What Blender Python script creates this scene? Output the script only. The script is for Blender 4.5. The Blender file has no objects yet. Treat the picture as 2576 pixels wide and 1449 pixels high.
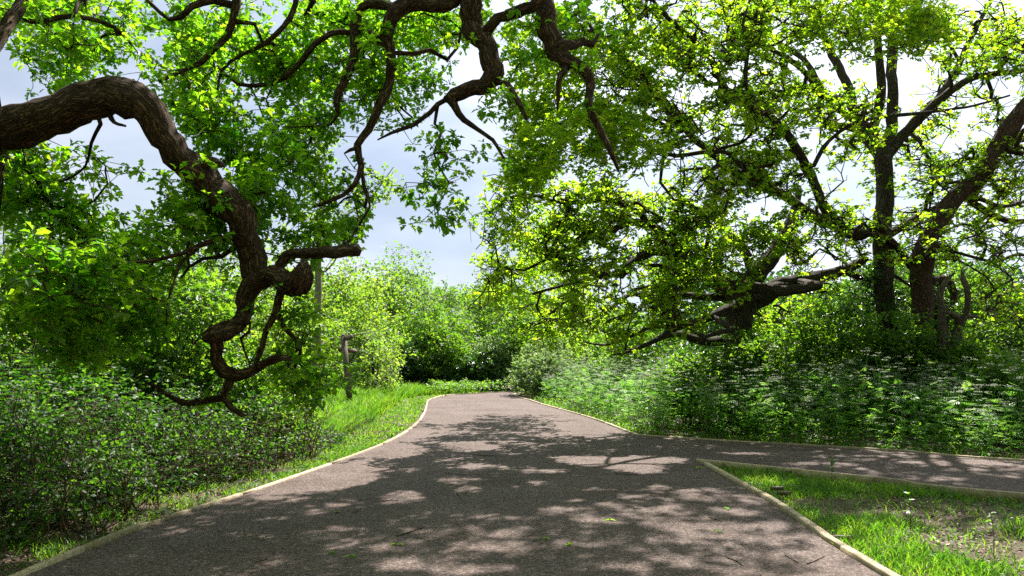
import bpy, math, random
import numpy as np
from mathutils import Vector, Matrix, geometry
rng = np.random.default_rng(11)
random.seed(11)
sc = bpy.context.scene
COL = sc.collection

# ------------------------------------------------------------------ camera
CAM = np.array([0.0, 0.0, 1.5]); F = 1874.0; CX, CY = 1288.0, 724.5
PITCH = math.atan((900 - CY) / F)
cam = bpy.data.cameras.new("camera"); co = bpy.data.objects.new("camera", cam); COL.objects.link(co)
co.location = CAM; co.rotation_euler = (math.pi / 2 + PITCH, 0, 0)
cam.sensor_width = 36; cam.lens = F / 2576 * 36; cam.clip_start = 0.05; cam.clip_end = 2000
sc.camera = co

# ------------------------------------------------------------------ light
AZ, EL = math.radians(24), math.radians(53)
S = Vector((math.sin(AZ) * math.cos(EL), math.cos(AZ) * math.cos(EL), math.sin(EL)))
sun = bpy.data.lights.new("sun", 'SUN'); sun.energy = 5.0; sun.angle = math.radians(0.5); sun.color = (1.0, 0.95, 0.88)
so = bpy.data.objects.new("sun", sun); COL.objects.link(so); so.rotation_euler = S.to_track_quat('Z', 'Y').to_euler()
so.location = (10, 20, 30)
w = bpy.data.worlds.new("World"); sc.world = w; w.use_nodes = True
nt = w.node_tree; N = nt.nodes; L = nt.links; N.clear()
out = N.new('ShaderNodeOutputWorld'); bg = N.new('ShaderNodeBackground'); bg.inputs[1].default_value = 0.1
sky = N.new('ShaderNodeTexSky'); sky.sky_type = 'NISHITA'; sky.sun_disc = False
sky.sun_elevation = EL; sky.sun_rotation = AZ
tc = N.new('ShaderNodeTexCoord'); mp = N.new('ShaderNodeMapping'); mp.inputs['Scale'].default_value = (1.3, 1.3, 3.6)
nz = N.new('ShaderNodeTexNoise'); nz.inputs['Scale'].default_value = 2.1; nz.inputs['Detail'].default_value = 6; nz.inputs['Roughness'].default_value = 0.5
mp.inputs['Location'].default_value = (0.4, 0.1, 0.35)
cr = N.new('ShaderNodeValToRGB'); cr.color_ramp.elements[0].position = 0.34; cr.color_ramp.elements[1].position = 0.66
cr.color_ramp.elements[0].color = (1.85, 2.15, 2.75, 1); cr.color_ramp.elements[1].color = (3.7, 3.9, 4.2, 1)
dp = N.new('ShaderNodeVectorMath'); dp.operation = 'DOT_PRODUCT'; dp.inputs[1].default_value = S
pw = N.new('ShaderNodeMath'); pw.operation = 'POWER'; pw.inputs[1].default_value = 4.0
mx0 = N.new('ShaderNodeMath'); mx0.operation = 'MAXIMUM'; mx0.inputs[1].default_value = 0
ma = N.new('ShaderNodeMath'); ma.operation = 'MULTIPLY_ADD'; ma.inputs[1].default_value = 1.1; ma.inputs[2].default_value = 0.82
sv = N.new('ShaderNodeVectorMath'); sv.operation = 'SCALE'
mix = N.new('ShaderNodeMix'); mix.data_type = 'RGBA'; mix.inputs[0].default_value = 0.88
L.new(tc.outputs['Generated'], mp.inputs[0]); L.new(mp.outputs[0], nz.inputs[0]); L.new(nz.outputs[0], cr.inputs[0])
L.new(tc.outputs['Generated'], dp.inputs[0]); L.new(dp.outputs['Value'], mx0.inputs[0]); L.new(mx0.outputs[0], pw.inputs[0]); L.new(pw.outputs[0], ma.inputs[0])
L.new(cr.outputs[0], sv.inputs[0]); L.new(ma.outputs[0], sv.inputs['Scale'])
L.new(sky.outputs[0], mix.inputs[6]); L.new(sv.outputs[0], mix.inputs[7]); L.new(mix.outputs[2], bg.inputs[0]); L.new(bg.outputs[0], out.inputs[0])
sc.view_settings.view_transform = 'Standard'; sc.view_settings.look = 'None'; sc.view_settings.gamma = 1.0
sc.view_settings.exposure = 1.5
sc.render.engine = 'CYCLES'
cy = sc.cycles
cy.max_bounces = 7; cy.diffuse_bounces = 4; cy.glossy_bounces = 2; cy.transmission_bounces = 4; cy.transparent_max_bounces = 2
cy.use_denoising = False; cy.sample_clamp_indirect = 6.0; cy.caustics_reflective = False; cy.caustics_refractive = False

# ------------------------------------------------------------------ helpers
cp, sp = math.cos(PITCH), math.sin(PITCH)
def P(px, py, d):
    """world point seen at (px,py) of the 2576x1449 view, at horizontal distance y = d"""
    x = (px - CX) / F; v = (CY - py) / F
    dy = cp - v * sp; dz = sp + v * cp
    k = d / dy
    return np.array([x * k, d, CAM[2] + dz * k])
def G(px, py, z=0.0):
    x = (px - CX) / F; v = (CY - py) / F
    dy = cp - v * sp; dz = sp + v * cp
    k = (z - CAM[2]) / dz
    return (x * k, dy * k)

def tag(o, label=None, cat=None, group=None, kind=None):
    if label: o['label'] = label
    if cat: o['category'] = cat
    if group: o['group'] = group
    if kind: o['kind'] = kind
    return o
def link(name, me, mat, parent=None):
    o = bpy.data.objects.new(name, me); COL.objects.link(o)
    if mat is not None: me.materials.append(mat)
    if parent is not None:
        o.parent = parent; o.matrix_parent_inverse = Matrix.Translation(-Vector(parent.location))
    return o
def empty(name, loc):
    o = bpy.data.objects.new(name, None); COL.objects.link(o); o.location = [float(a) for a in loc]; o.empty_display_size = .2
    return o
def mesh_np(name, V, Fc, smooth=False, tint=None, attr=None):
    """V (n,3) ; Fc (m,k) faces of equal size"""
    me = bpy.data.meshes.new(name)
    V = np.asarray(V, dtype=np.float32); Fc = np.asarray(Fc, dtype=np.int32)
    me.vertices.add(len(V)); me.vertices.foreach_set('co', V.ravel())
    k = Fc.shape[1]
    me.loops.add(Fc.size); me.loops.foreach_set('vertex_index', Fc.ravel())
    me.polygons.add(len(Fc)); me.polygons.foreach_set('loop_start', np.arange(0, Fc.size, k, dtype=np.int32))
    if smooth: me.polygons.foreach_set('use_smooth', np.ones(len(Fc), dtype=bool))
    if tint is not None:
        a = me.attributes.new('tint', 'FLOAT', 'POINT'); a.data.foreach_set('value', np.asarray(tint, dtype=np.float32))
    if attr is not None:
        a = me.attributes.new('bark', 'FLOAT_VECTOR', 'POINT'); a.data.foreach_set('vector', np.asarray(attr, dtype=np.float32).ravel())
    me.update(calc_edges=True); me.validate()
    return me

# ------------------------------------------------------------------ materials
def newmat(name):
    m = bpy.data.materials.new(name); m.use_nodes = True
    return m, m.node_tree.nodes, m.node_tree.links
def ramp(n, stops):
    c = n.new('ShaderNodeValToRGB'); e = c.color_ramp.elements
    e[0].position = stops[0][0]; e[0].color = (*stops[0][1], 1)
    e[1].position = stops[-1][0]; e[1].color = (*stops[-1][1], 1)
    for p, col in stops[1:-1]:
        x = e.new(p); x.color = (*col, 1)
    return c
def leafmat(name, refl, trans, rough=0.45, tmix=0.5, spec=0.4):
    """refl / trans: colour stops over the per-leaf tint attribute"""
    m, n, l = newmat(name); b = n['Principled BSDF']; o = n['Material Output']
    at = n.new('ShaderNodeAttribute'); at.attribute_name = 'tint'
    c1 = ramp(n, refl); c2 = ramp(n, trans)
    l.new(at.outputs['Fac'], c1.inputs[0]); l.new(at.outputs['Fac'], c2.inputs[0])
    l.new(c1.outputs[0], b.inputs['Base Color']); b.inputs['Roughness'].default_value = rough
    b.inputs['Specular IOR Level'].default_value = spec
    t = n.new('ShaderNodeBsdfTranslucent'); l.new(c2.outputs[0], t.inputs[0])
    mx = n.new('ShaderNodeMixShader'); mx.inputs[0].default_value = tmix
    l.new(b.outputs[0], mx.inputs[1]); l.new(t.outputs[0], mx.inputs[2]); l.new(mx.outputs[0], o.inputs[0])
    return m
def S3(a, b, c): return [(0, a), (0.5, b), (1, c)]
M = {}
M['oak'] = leafmat('oak_leaf', S3((.035, .085, .012), (.055, .13, .016), (.09, .17, .02)), S3((.12, .42, .008), (.30, .66, .012), (.55, .85, .02)), tmix=.6)
M['oak_far'] = leafmat('oak_leaf_spring', S3((.06, .12, .014), (.10, .17, .018), (.16, .21, .03)), S3((.24, .52, .01), (.45, .75, .015), (.70, .87, .03)), tmix=.64)
M['bush'] = leafmat('bush_leaf', S3((.03, .08, .012), (.055, .12, .02), (.10, .18, .03)), S3((.10, .32, .01), (.25, .52, .02), (.45, .72, .03)), tmix=.45, rough=.45, spec=.4)
M['yellow'] = leafmat('fresh_leaf', S3((.06, .12, .02), (.10, .17, .03), (.17, .23, .05)), S3((.18, .42, .02), (.34, .60, .03), (.58, .78, .06)), tmix=.5)
M['dark'] = leafmat('dark_leaf', S3((.018, .05, .010), (.03, .075, .014), (.06, .11, .02)), S3((.04, .16, .008), (.10, .28, .012), (.2, .42, .02)), tmix=.35, rough=.32, spec=.6)
M['pale'] = leafmat('pale_leaf', S3((.05, .11, .03), (.08, .15, .045), (.14, .20, .08)), S3((.18, .36, .07), (.3, .48, .1), (.4, .55, .15)), tmix=.4)
M['bramble'] = leafmat('bramble_leaf', S3((.022, .05, .014), (.035, .085, .018), (.09, .16, .04)), S3((.03, .14, .008), (.09, .28, .01), (.26, .55, .02)), tmix=.42, rough=.5, spec=.35)
M['grass'] = leafmat('grass_blade', S3((.04, .10, .012), (.07, .15, .018), (.15, .20, .04)), S3((.09, .30, .01), (.20, .48, .015), (.42, .58, .04)), tmix=.5, rough=.4)
M['parsley'] = leafmat('parsley_leaf', S3((.06, .14, .03), (.09, .19, .045), (.15, .25, .08)), S3((.14, .42, .03), (.25, .56, .05), (.40, .68, .09)), tmix=.5, spec=.2)
M['flower'] = leafmat('white_blossom', S3((.34, .38, .26), (.46, .50, .36), (.62, .64, .52)), S3((.3, .38, .2), (.4, .46, .28), (.5, .52, .4)), tmix=.35, rough=.7)
M['litter'] = leafmat('dead_leaf', S3((.05, .028, .016), (.11, .065, .036), (.24, .16, .10)), S3((.05, .03, .01), (.1, .06, .02), (.2, .13, .06)), tmix=.12, rough=.7)
M['straw'] = leafmat('dry_stem', S3((.11, .065, .04), (.22, .145, .09), (.36, .27, .18)), S3((.1, .07, .03), (.15, .1, .05), (.2, .15, .1)), tmix=.1, rough=.8)

def barkmat(name, dark, mid, light, moss=0.25, bump=1.0):
    m, n, l = newmat(name); b = n['Principled BSDF']; b.inputs['Roughness'].default_value = .9
    b.inputs['Specular IOR Level'].default_value = .15
    at = n.new('ShaderNodeAttribute'); at.attribute_name = 'bark'
    v = n.new('ShaderNodeTexVoronoi'); v.feature = 'DISTANCE_TO_EDGE'; v.inputs['Scale'].default_value = 42
    nz = n.new('ShaderNodeTexNoise'); nz.inputs['Scale'].default_value = 14; nz.inputs['Detail'].default_value = 6; nz.inputs['Roughness'].default_value = .65
    ad = n.new('ShaderNodeVectorMath'); ad.operation = 'MULTIPLY_ADD'; ad.inputs[1].default_value = (.14, .14, .14)
    l.new(at.outputs['Vector'], nz.inputs[0]); l.new(nz.outputs['Color'], ad.inputs[0]); l.new(at.outputs['Vector'], ad.inputs[2]); l.new(ad.outputs[0], v.inputs[0])
    mr = n.new('ShaderNodeMapRange'); mr.inputs[2].default_value = .22; mr.inputs[4].default_value = .7; l.new(v.outputs['Distance'], mr.inputs[0])
    h = n.new('ShaderNodeMath'); h.operation = 'MULTIPLY_ADD'; h.inputs[1].default_value = 1.1; l.new(nz.outputs[0], h.inputs[0]); l.new(mr.outputs[0], h.inputs[2])
    c = ramp(n, [(.25, dark), (.75, mid), (1.25 if False else 1.0, light)])
    hs = n.new('ShaderNodeMath'); hs.operation = 'MULTIPLY'; hs.inputs[1].default_value = .55; l.new(h.outputs[0], hs.inputs[0]); l.new(hs.outputs[0], c.inputs[0])
    tc = n.new('ShaderNodeTexCoord'); n2 = n.new('ShaderNodeTexNoise'); n2.inputs['Scale'].default_value = 2.3; n2.inputs['Detail'].default_value = 5
    l.new(tc.outputs['Object'], n2.inputs[0])
    m2 = n.new('ShaderNodeMapRange'); m2.inputs[1].default_value = .55; m2.inputs[2].default_value = .72; m2.inputs[4].default_value = moss
    l.new(n2.outputs[0], m2.inputs[0])
    mi = n.new('ShaderNodeMix'); mi.data_type = 'RGBA'; mi.inputs[7].default_value = (.10, .11, .07, 1)
    l.new(m2.outputs[0], mi.inputs[0]); l.new(c.outputs[0], mi.inputs[6]); l.new(mi.outputs[2], b.inputs['Base Color'])
    bp = n.new('ShaderNodeBump'); bp.inputs['Strength'].default_value = bump; bp.inputs['Distance'].default_value = .03
    l.new(h.outputs[0], bp.inputs['Height']); l.new(bp.outputs[0], b.inputs['Normal'])
    return m
M['bark'] = barkmat('oak_bark', (.034, .021, .013), (.165, .105, .066), (.34, .24, .16), .3)
M['bark_grey'] = barkmat('grey_bark', (.04, .032, .025), (.16, .135, .10), (.32, .28, .23), .5)
M['twig'] = barkmat('twig_bark', (.03, .02, .014), (.09, .062, .042), (.17, .125, .085), .2, .3)
M['stem'] = barkmat('brown_stem', (.06, .035, .022), (.16, .10, .065), (.28, .20, .14), .1, .3)
M['birch'] = barkmat('pale_bark', (.12, .11, .07), (.30, .28, .19), (.45, .42, .32), .2, .3)
M['dead'] = barkmat('dead_wood', (.06, .045, .035), (.24, .19, .15), (.42, .36, .3), .1, .8)

def simple(name, fn):
    m, n, l = newmat(name); fn(n, l, n['Principled BSDF']); return m
def nnoise(n, l, scale, detail=5, rough=.6, src=None):
    t = n.new('ShaderNodeTexNoise'); t.inputs['Scale'].default_value = scale; t.inputs['Detail'].default_value = detail; t.inputs['Roughness'].default_value = rough
    if src: l.new(src, t.inputs[0])
    return t
def f_path(n, l, b):
    g = n.new('ShaderNodeNewGeometry').outputs['Position']
    a = nnoise(n, l, 30, 6, .95, g); c = nnoise(n, l, .9, 5, .6, g); d = nnoise(n, l, 7, 6, .75, g)
    v = n.new('ShaderNodeTexVoronoi'); v.inputs['Scale'].default_value = 85; l.new(g, v.inputs[0])
    r1 = ramp(n, [(.34, (.018, .013, .011)), (.5, (.088, .068, .060)), (.66, (.40, .335, .31))]); l.new(a.outputs[0], r1.inputs[0])
    r2 = ramp(n, [(.3, (.74, .66, .60)), (.7, (1.18, 1.12, 1.12))]); l.new(c.outputs[0], r2.inputs[0])
    r3 = ramp(n, [(.32, (.60, .52, .46)), (.5, (1, 1, 1)), (.72, (1.25, 1.2, 1.18))]); l.new(d.outputs[0], r3.inputs[0])
    m1 = n.new('ShaderNodeMix'); m1.data_type = 'RGBA'; m1.blend_type = 'MULTIPLY'; m1.inputs[0].default_value = 1
    m2 = n.new('ShaderNodeMix'); m2.data_type = 'RGBA'; m2.blend_type = 'MULTIPLY'; m2.inputs[0].default_value = 1
    l.new(r1.outputs[0], m1.inputs[6]); l.new(r2.outputs[0], m1.inputs[7]); l.new(m1.outputs[2], m2.inputs[6]); l.new(r3.outputs[0], m2.inputs[7])
    r4 = ramp(n, [(0, (1.25, 1.2, 1.2)), (1, (.7, .7, .7))]); l.new(v.outputs['Distance'], r4.inputs[0])
    m3 = n.new('ShaderNodeMix'); m3.data_type = 'RGBA'; m3.blend_type = 'MULTIPLY'; m3.inputs[0].default_value = .6
    l.new(m2.outputs[2], m3.inputs[6]); l.new(r4.outputs[0], m3.inputs[7])
    l.new(m3.outputs[2], b.inputs['Base Color']); b.inputs['Roughness'].default_value = .85; b.inputs['Specular IOR Level'].default_value = .25
    s = n.new('ShaderNodeMath'); s.operation = 'ADD'; l.new(a.outputs[0], s.inputs[0]); l.new(v.outputs['Distance'], s.inputs[1])
    bp = n.new('ShaderNodeBump'); bp.inputs['Strength'].default_value = .8; bp.inputs['Distance'].default_value = .008
    l.new(s.outputs[0], bp.inputs['Height']); l.new(bp.outputs[0], b.inputs['Normal'])
M['path'] = simple('dusty_asphalt', f_path)
def f_ground(n, l, b):
    g = n.new('ShaderNodeNewGeometry').outputs['Position']
    a = nnoise(n, l, 1.3, 6, .65, g); c = nnoise(n, l, 38, 5, .7, g)
    r1 = ramp(n, [(.35, (.045, .030, .020)), (.5, (.10, .068, .045)), (.66, (.14, .095, .06))]); l.new(c.outputs[0], r1.inputs[0])
    r2 = ramp(n, [(.54, (.0, .0, .0)), (.68, (.7, .7, .7))]); l.new(a.outputs[0], r2.inputs[0])
    mi = n.new('ShaderNodeMix'); mi.data_type = 'RGBA'; mi.inputs[7].default_value = (.045, .085, .016, 1)
    l.new(r2.outputs[0], mi.inputs[0]); l.new(r1.outputs[0], mi.inputs[6]); l.new(mi.outputs[2], b.inputs['Base Color'])
    b.inputs['Roughness'].default_value = .95
    bp = n.new('ShaderNodeBump'); bp.inputs['Strength'].default_value = 1; bp.inputs['Distance'].default_value = .03
    l.new(c.outputs[0], bp.inputs['Height']); l.new(bp.outputs[0], b.inputs['Normal'])
M['ground'] = simple('woodland_soil', f_ground)
def f_wood(base, grey):
    def f(n, l, b):
        tc = n.new('ShaderNodeTexCoord'); mp = n.new('ShaderNodeMapping'); mp.inputs['Scale'].default_value = (1, 1, 1)
        l.new(tc.outputs['Object'], mp.inputs[0])
        a = nnoise(n, l, 9, 6, .65, mp.outputs[0]); c = nnoise(n, l, 55, 4, .7, mp.outputs[0])
        r = ramp(n, [(.3, tuple(x * .62 for x in base)), (.5, base), (.72, grey)]); l.new(a.outputs[0], r.inputs[0])
        r2 = ramp(n, [(.30, (.35, .3, .28)), (.42, (1, 1, 1)), (.8, (1.1, 1.1, 1.1))]); l.new(c.outputs[0], r2.inputs[0])
        m1 = n.new('ShaderNodeMix'); m1.data_type = 'RGBA'; m1.blend_type = 'MULTIPLY'; m1.inputs[0].default_value = .8
        l.new(r.outputs[0], m1.inputs[6]); l.new(r2.outputs[0], m1.inputs[7]); l.new(m1.outputs[2], b.inputs['Base Color'])
        oi = n.new('ShaderNodeObjectInfo'); hv = n.new('ShaderNodeHueSaturation'); mr = n.new('ShaderNodeMapRange'); mr.inputs[3].default_value = .62; mr.inputs[4].default_value = 1.05
        l.new(oi.outputs['Random'], mr.inputs[0]); l.new(mr.outputs[0], hv.inputs['Value']); l.new(m1.outputs[2], hv.inputs['Color']); l.new(hv.outputs[0], b.inputs['Base Color'])
        b.inputs['Roughness'].default_value = .8
        bp = n.new('ShaderNodeBump'); bp.inputs['Strength'].default_value = .5; bp.inputs['Distance'].default_value = .006
        l.new(c.outputs[0], bp.inputs['Height']); l.new(bp.outputs[0], b.inputs['Normal'])
    return f
M['board'] = simple('edging_timber', f_wood((.46, .36, .22), (.58, .50, .37)))
M['post'] = simple('weathered_timber', f_wood((.13, .095, .07), (.26, .22, .18)))
M['post_grey'] = simple('bleached_timber', f_wood((.20, .18, .14), (.36, .34, .29)))

# ------------------------------------------------------------------ leaf templates (t along, w across, z up) + triangles
oakT = [(0, 0, 0), (.14, .09), (.34, .27), (.46, .13), (.68, .30), (.80, .15), (1, 0), (.80, -.15), (.68, -.30), (.46, -.13), (.34, -.27), (.14, -.09)]
def mk_fan(pts, c, fold=.5, droop=.25):
    V = [(c, 0, 0)] + [(p[0], p[1], fold * abs(p[1])) for p in pts]
    V = [(t, w_, z - droop * t * t) for t, w_, z in V]
    n = len(pts)
    return np.array(V), np.array([(0, i + 1, (i + 1) % n + 1) for i in range(n)])
T_OAK = mk_fan(oakT, .5)
T_OVAL = mk_fan([(0, 0), (.25, .24), (.6, .26), (1, 0), (.6, -.26), (.25, -.24)], .45, .4, .2)
T_DIA = (np.array([(0, 0, 0), (.5, .32, .12), (1, 0, -.1), (.5, -.32, .12)], float), np.array([(0, 1, 2), (0, 2, 3)]))
# a small spray of three leaves, one unit long, for distant crowns
_q = []
_f = []
for k, (a, s) in enumerate([(0, 1.0), (.95, .8), (-.95, .8)]):
    c_, s_ = math.cos(a), math.sin(a)
    for t, w_, z in T_DIA[0]:
        t, w_ = t * s, w_ * s
        _q.append((t * c_ - w_ * s_, t * s_ + w_ * c_, z))
    _f += [(4 * k, 4 * k + 1, 4 * k + 2), (4 * k, 4 * k + 2, 4 * k + 3)]
T_TRI = (np.array(_q), np.array(_f))
T_BLADE = (np.array([(0, .045, 0), (0, -.045, 0), (.55, .03, .0), (.55, -.03, .0), (1, 0, 0)], float), np.array([(0, 1, 2), (2, 1, 3), (2, 3, 4)]))
T_PINNA = []
def _pinna():
    V = []; Fs = []
    for side in (1, -1):
        for i in range(5):
            t = .15 + i * .17; ln = .42 * (1 - t * .75); k = len(V)
            V += [(t, 0, 0), (t + ln * .35, side * ln * .35, .02), (t + ln * .7, side * ln, -.04), (t + ln * .1, side * ln * .7, .02)]
            Fs += [(k, k + 1, k + 2), (k, k + 2, k + 3)]
    return np.array(V), np.array(Fs)
T_FERN = _pinna()

def norm(a): return a / np.maximum(np.linalg.norm(a, axis=-1, keepdims=True), 1e-9)
def leafset(pos, dirs, nrm, size, T):
    """vertices and faces for a set of leaves"""
    TV, TF = T
    d = norm(dirs); s = norm(np.cross(nrm, d)); n_ = np.cross(d, s)
    V = pos[:, None, :] + size[:, None, None] * (TV[None, :, 0:1] * d[:, None, :] + TV[None, :, 1:2] * s[:, None, :] + TV[None, :, 2:3] * n_[:, None, :])
    k = len(TV); n = len(pos)
    Fc = (TF[None] + (np.arange(n) * k)[:, None, None]).reshape(-1, 3)
    return V.reshape(-1, 3), Fc
def leafmesh(name, pos, dirs, nrm, size, T, tint):
    V, Fc = leafset(pos, dirs, nrm, size, T)
    return mesh_np(name, V, Fc, tint=np.repeat(tint, len(T[0])))
def rnd_unit(n): return norm(rng.normal(size=(n, 3)))
def clusters(cent, per, spread, size, svar=.3, up=.9, flat=.7):
    """radiating leaf clusters round each centre"""
    n = len(cent); c = np.repeat(cent, per, axis=0)
    d = rnd_unit(n * per); d[:, 2] *= flat; d = norm(d)
    pos = c + d * spread * rng.uniform(.1, 1, (n * per, 1)) ** .7
    nr = rnd_unit(n * per) * (1 - up) + np.array([0, 0, up]) + rnd_unit(n * per) * .55
    sz = size * rng.uniform(1 - svar, 1 + svar, n * per)
    ct = np.repeat(np.clip(rng.normal(.5, .2, n), 0, 1), per)
    ti = np.clip(ct + rng.normal(0, .18, n * per), 0, 1)
    return pos, d + rnd_unit(n * per) * .35, nr, sz, ti

# ------------------------------------------------------------------ tree skeleton
def catmull(pts, step):
    pts = np.asarray(pts, float)
    p = np.vstack([2 * pts[0] - pts[1], pts, 2 * pts[-1] - pts[-2]]); outp = []
    for i in range(1, len(p) - 2):
        a, b, c, d = p[i - 1], p[i], p[i + 1], p[i + 2]
        n = max(1, int(np.linalg.norm((c - b)[:3]) / step))
        for k in range(n):
            t = k / n
            outp.append(.5 * ((2 * b) + (c - a) * t + (2 * a - 5 * b + 4 * c - d) * t * t + (3 * b - 3 * c + d - a) * t ** 3))
    outp.append(pts[-1]); return np.array(outp)
class Skel:
    def __init__(s, cap=60000):
        s.p = np.zeros((cap, 3)); s.n = 0; s.par = []; s.fix = []; s.limb = []; s.nl = 0; s.names = []
    def add(s, p, par, fix=0.0, limb=-1):
        if s.n >= len(s.p): s.p = np.vstack([s.p, np.zeros_like(s.p)])
        s.p[s.n] = p; s.par.append(par); s.fix.append(fix); s.limb.append(limb); s.n += 1; return s.n - 1
    def near(s, q, fixed=False):
        d = np.linalg.norm(s.p[:s.n] - q, axis=1); i = int(np.argmin(d)); return i, d[i]
    def limb_w(s, pts, name='limb', step=.12, wig=.018, join=True):
        """pts: rows x,y,z,r in metres"""
        c = catmull(pts, step); par = -1
        if join and s.n: par, _ = s.near(c[0, :3])
        li = s.nl; s.nl += 1; s.names.append(name)
        if par >= 0: c[0, :3] = s.p[par]
        w_ = np.cumsum(rng.normal(0, 1, (len(c), 3)), axis=0); w_ = w_ - np.linspace(0, 1, len(c))[:, None] * w_[-1]
        last = par
        for i in range(len(c)):
            r = max(c[i, 3], .003)
            last = s.add(c[i, :3] + w_[i] * wig * min(1, r * 8), last, r, li)
        return last
    def limb_px(s, pts, name='limb', **k):
        """pts: rows px,py,depth,radius in px"""
        return s.limb_w([(*P(x, y, d), r * d / F) for x, y, d, r in pts], name, **k)
    def grow(s, A, step=.3, gnarl=.10, sag=.0):
        A = np.asarray(A); d0 = np.array([s.near(a)[1] for a in A]); tips = []
        for k in np.argsort(d0):
            a = A[k]; i, d = s.near(a)
            if d < .08: tips.append(i); continue
            base = s.p[i]; pi = s.par[i]
            t0 = norm(base - s.p[pi]) if pi >= 0 else norm(a - base)
            mid = base + t0 * d * .22 + (a - base) * .35 + rng.normal(size=3) * d * .10 + np.array([0, 0, sag * d])
            n = max(2, int(d / step)); last = i
            for j in range(1, n + 1):
                t = j / n; q = (1 - t) ** 2 * base + 2 * t * (1 - t) * mid + t * t * a
                if j < n: q = q + rng.normal(size=3) * step * gnarl
                last = s.add(q, last)
            tips.append(last)
        return np.array(tips)
    def shoots(s, tips, n, ext, flat=.7):
        res = []
        for t in tips:
            p0 = s.p[t]; pr = s.par[t]; fw = norm(p0 - s.p[pr]) if pr >= 0 else np.array([0, 0, 1.0])
            for _ in range(n):
                b = t if (pr < 0 or rng.random() < .45) else pr
                if rng.random() < .3 and s.par[pr] >= 0: b = s.par[pr]
                d = norm(fw * .5 + rng.normal(size=3) * [1, 1, flat]) * ext * rng.uniform(.5, 1.5)
                m = s.add(s.p[b] + d * .5 + rng.normal(size=3) * ext * .1, b); res.append(s.add(s.p[b] + d + rng.normal(size=3) * ext * .08, m))
        return np.array(res, int)
    def finish(s, tip=.0035, power=2.25, cap=.08):
        n = s.n; par = np.array(s.par); fix = np.array(s.fix)
        acc = np.zeros(n); r = np.zeros(n); ch = [[] for _ in range(n)]
        for i in range(n - 1, -1, -1):
            r[i] = max(acc[i] ** (1 / power) if acc[i] > 0 else 0, tip)
            if fix[i] > 0: r[i] = fix[i]
            else: r[i] = min(r[i], cap)
            if par[i] >= 0:
                ch[par[i]].append(i)
                if fix[i] == 0: acc[par[i]] += r[i] ** power
        for i in range(n):                      # a child never thicker than its parent
            if par[i] >= 0 and fix[i] == 0 and r[i] > r[par[i]] * .9: r[i] = r[par[i]] * .9
        s.r = r; s.ch = ch
        # chains
        chains = []; start = [(i, -1) for i in range(n) if par[i] < 0]
        while start:
            i, pi = start.pop(); c = [pi] if pi >= 0 else []
            c.append(i); li = s.limb[i]
            while True:
                k = ch[c[-1]]
                if not k: break
                same = [j for j in k if s.limb[j] == s.limb[c[-1]]]
                if li >= 0 and s.limb[c[-1]] == li:
                    nx = [j for j in k if s.limb[j] == li]
                    nx = nx[0] if nx else None
                else: nx = max(k, key=lambda j: r[j])
                for j in k:
                    if j != nx: start.append((j, c[-1]))
                if nx is None: break
                c.append(nx)
            if len(c) > 1: chains.append((li, c))
        s.chains = chains
        return s
    def tubes(s, sel, rough=0.0, rmin=0.0, maxseg=18):
        Vs = []; Fs = []; As = []; off = 0
        for li, c in s.chains:
            if not sel(li): continue
            p = s.p[c]; r = s.r[c].copy()
            if c[0] != c[1] and s.par[c[1]] == c[0] : r[0] = min(r[0], r[1] * 1.15)
            r = np.maximum(r, rmin)
            m = len(c); t = np.gradient(p, axis=0); t = norm(t)
            k = 4 if r.max() < .006 else 5 if r.max() < .015 else 7 if r.max() < .05 else maxseg
            ref = np.array([0.31, .2, .93]) if abs(t[0] @ np.array([0.31, .2, .93])) < .9 else np.array([1.0, 0, 0])
            u = np.zeros((m, 3)); u[0] = norm(np.cross(t[0], ref))
            for i in range(1, m):
                q = u[i - 1] - t[i] * (u[i - 1] @ t[i]); u[i] = norm(q)
            v = np.cross(t, u); a = np.linspace(0, 2 * np.pi, k, endpoint=False)
            rr = np.repeat(r[:, None], k, 1)
            if rough and r.max() > .03:
                ph = rng.uniform(0, 6, 6); ln = np.concatenate([[0], np.cumsum(np.linalg.norm(np.diff(p, axis=0), axis=1))])[:, None]
                rr = rr * (1 + rough * (np.sin(2 * a[None] + ln * 2.1 + ph[0]) * .5 + np.sin(3 * a[None] - ln * 3.7 + ph[1]) * .4 + np.sin(5 * a[None] + ln * 6 + ph[2]) * .25 + np.sin(ln * 5 + ph[3]) * .45))
            if rough and r.max() > .018:
                ln1 = np.concatenate([[0], np.cumsum(np.linalg.norm(np.diff(p, axis=0), axis=1))])
                for _k in range(int(ln1[-1] / .30)):
                    l0, a0, am, wd = rng.uniform(0, ln1[-1]), rng.uniform(0, 6.28), rng.uniform(-.12, .34) * (rough / .1), rng.uniform(.03, .09)
                    rr = rr * (1 + am * np.exp(-((ln1[:, None] - l0) / wd) ** 2) * np.clip(np.cos(a[None] - a0), 0, 1) ** 2)
                rr = rr * (1 + rng.normal(0, .035, rr.shape))
            ring = p[:, None] + rr[..., None] * (np.cos(a)[None, :, None] * u[:, None] + np.sin(a)[None, :, None] * v[:, None])
            end = p[-1] + t[-1] * r[-1] * .6
            ln = np.concatenate([[0], np.cumsum(np.linalg.norm(np.diff(p, axis=0), axis=1))])
            at = np.stack([np.cos(a)[None] * rr + off * .013 % 7, np.sin(a)[None] * rr, np.repeat(ln[:, None] * .16, k, 1)], -1)
            idx = np.arange(m * k).reshape(m, k)
            q = np.stack([idx[:-1], np.roll(idx[:-1], -1, 1), np.roll(idx[1:], -1, 1), idx[1:]], -1).reshape(-1, 4)
            e = m * k; cap_ = np.stack([idx[-1], np.roll(idx[-1], -1), np.full(k, e), np.full(k, e)], -1)
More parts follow.
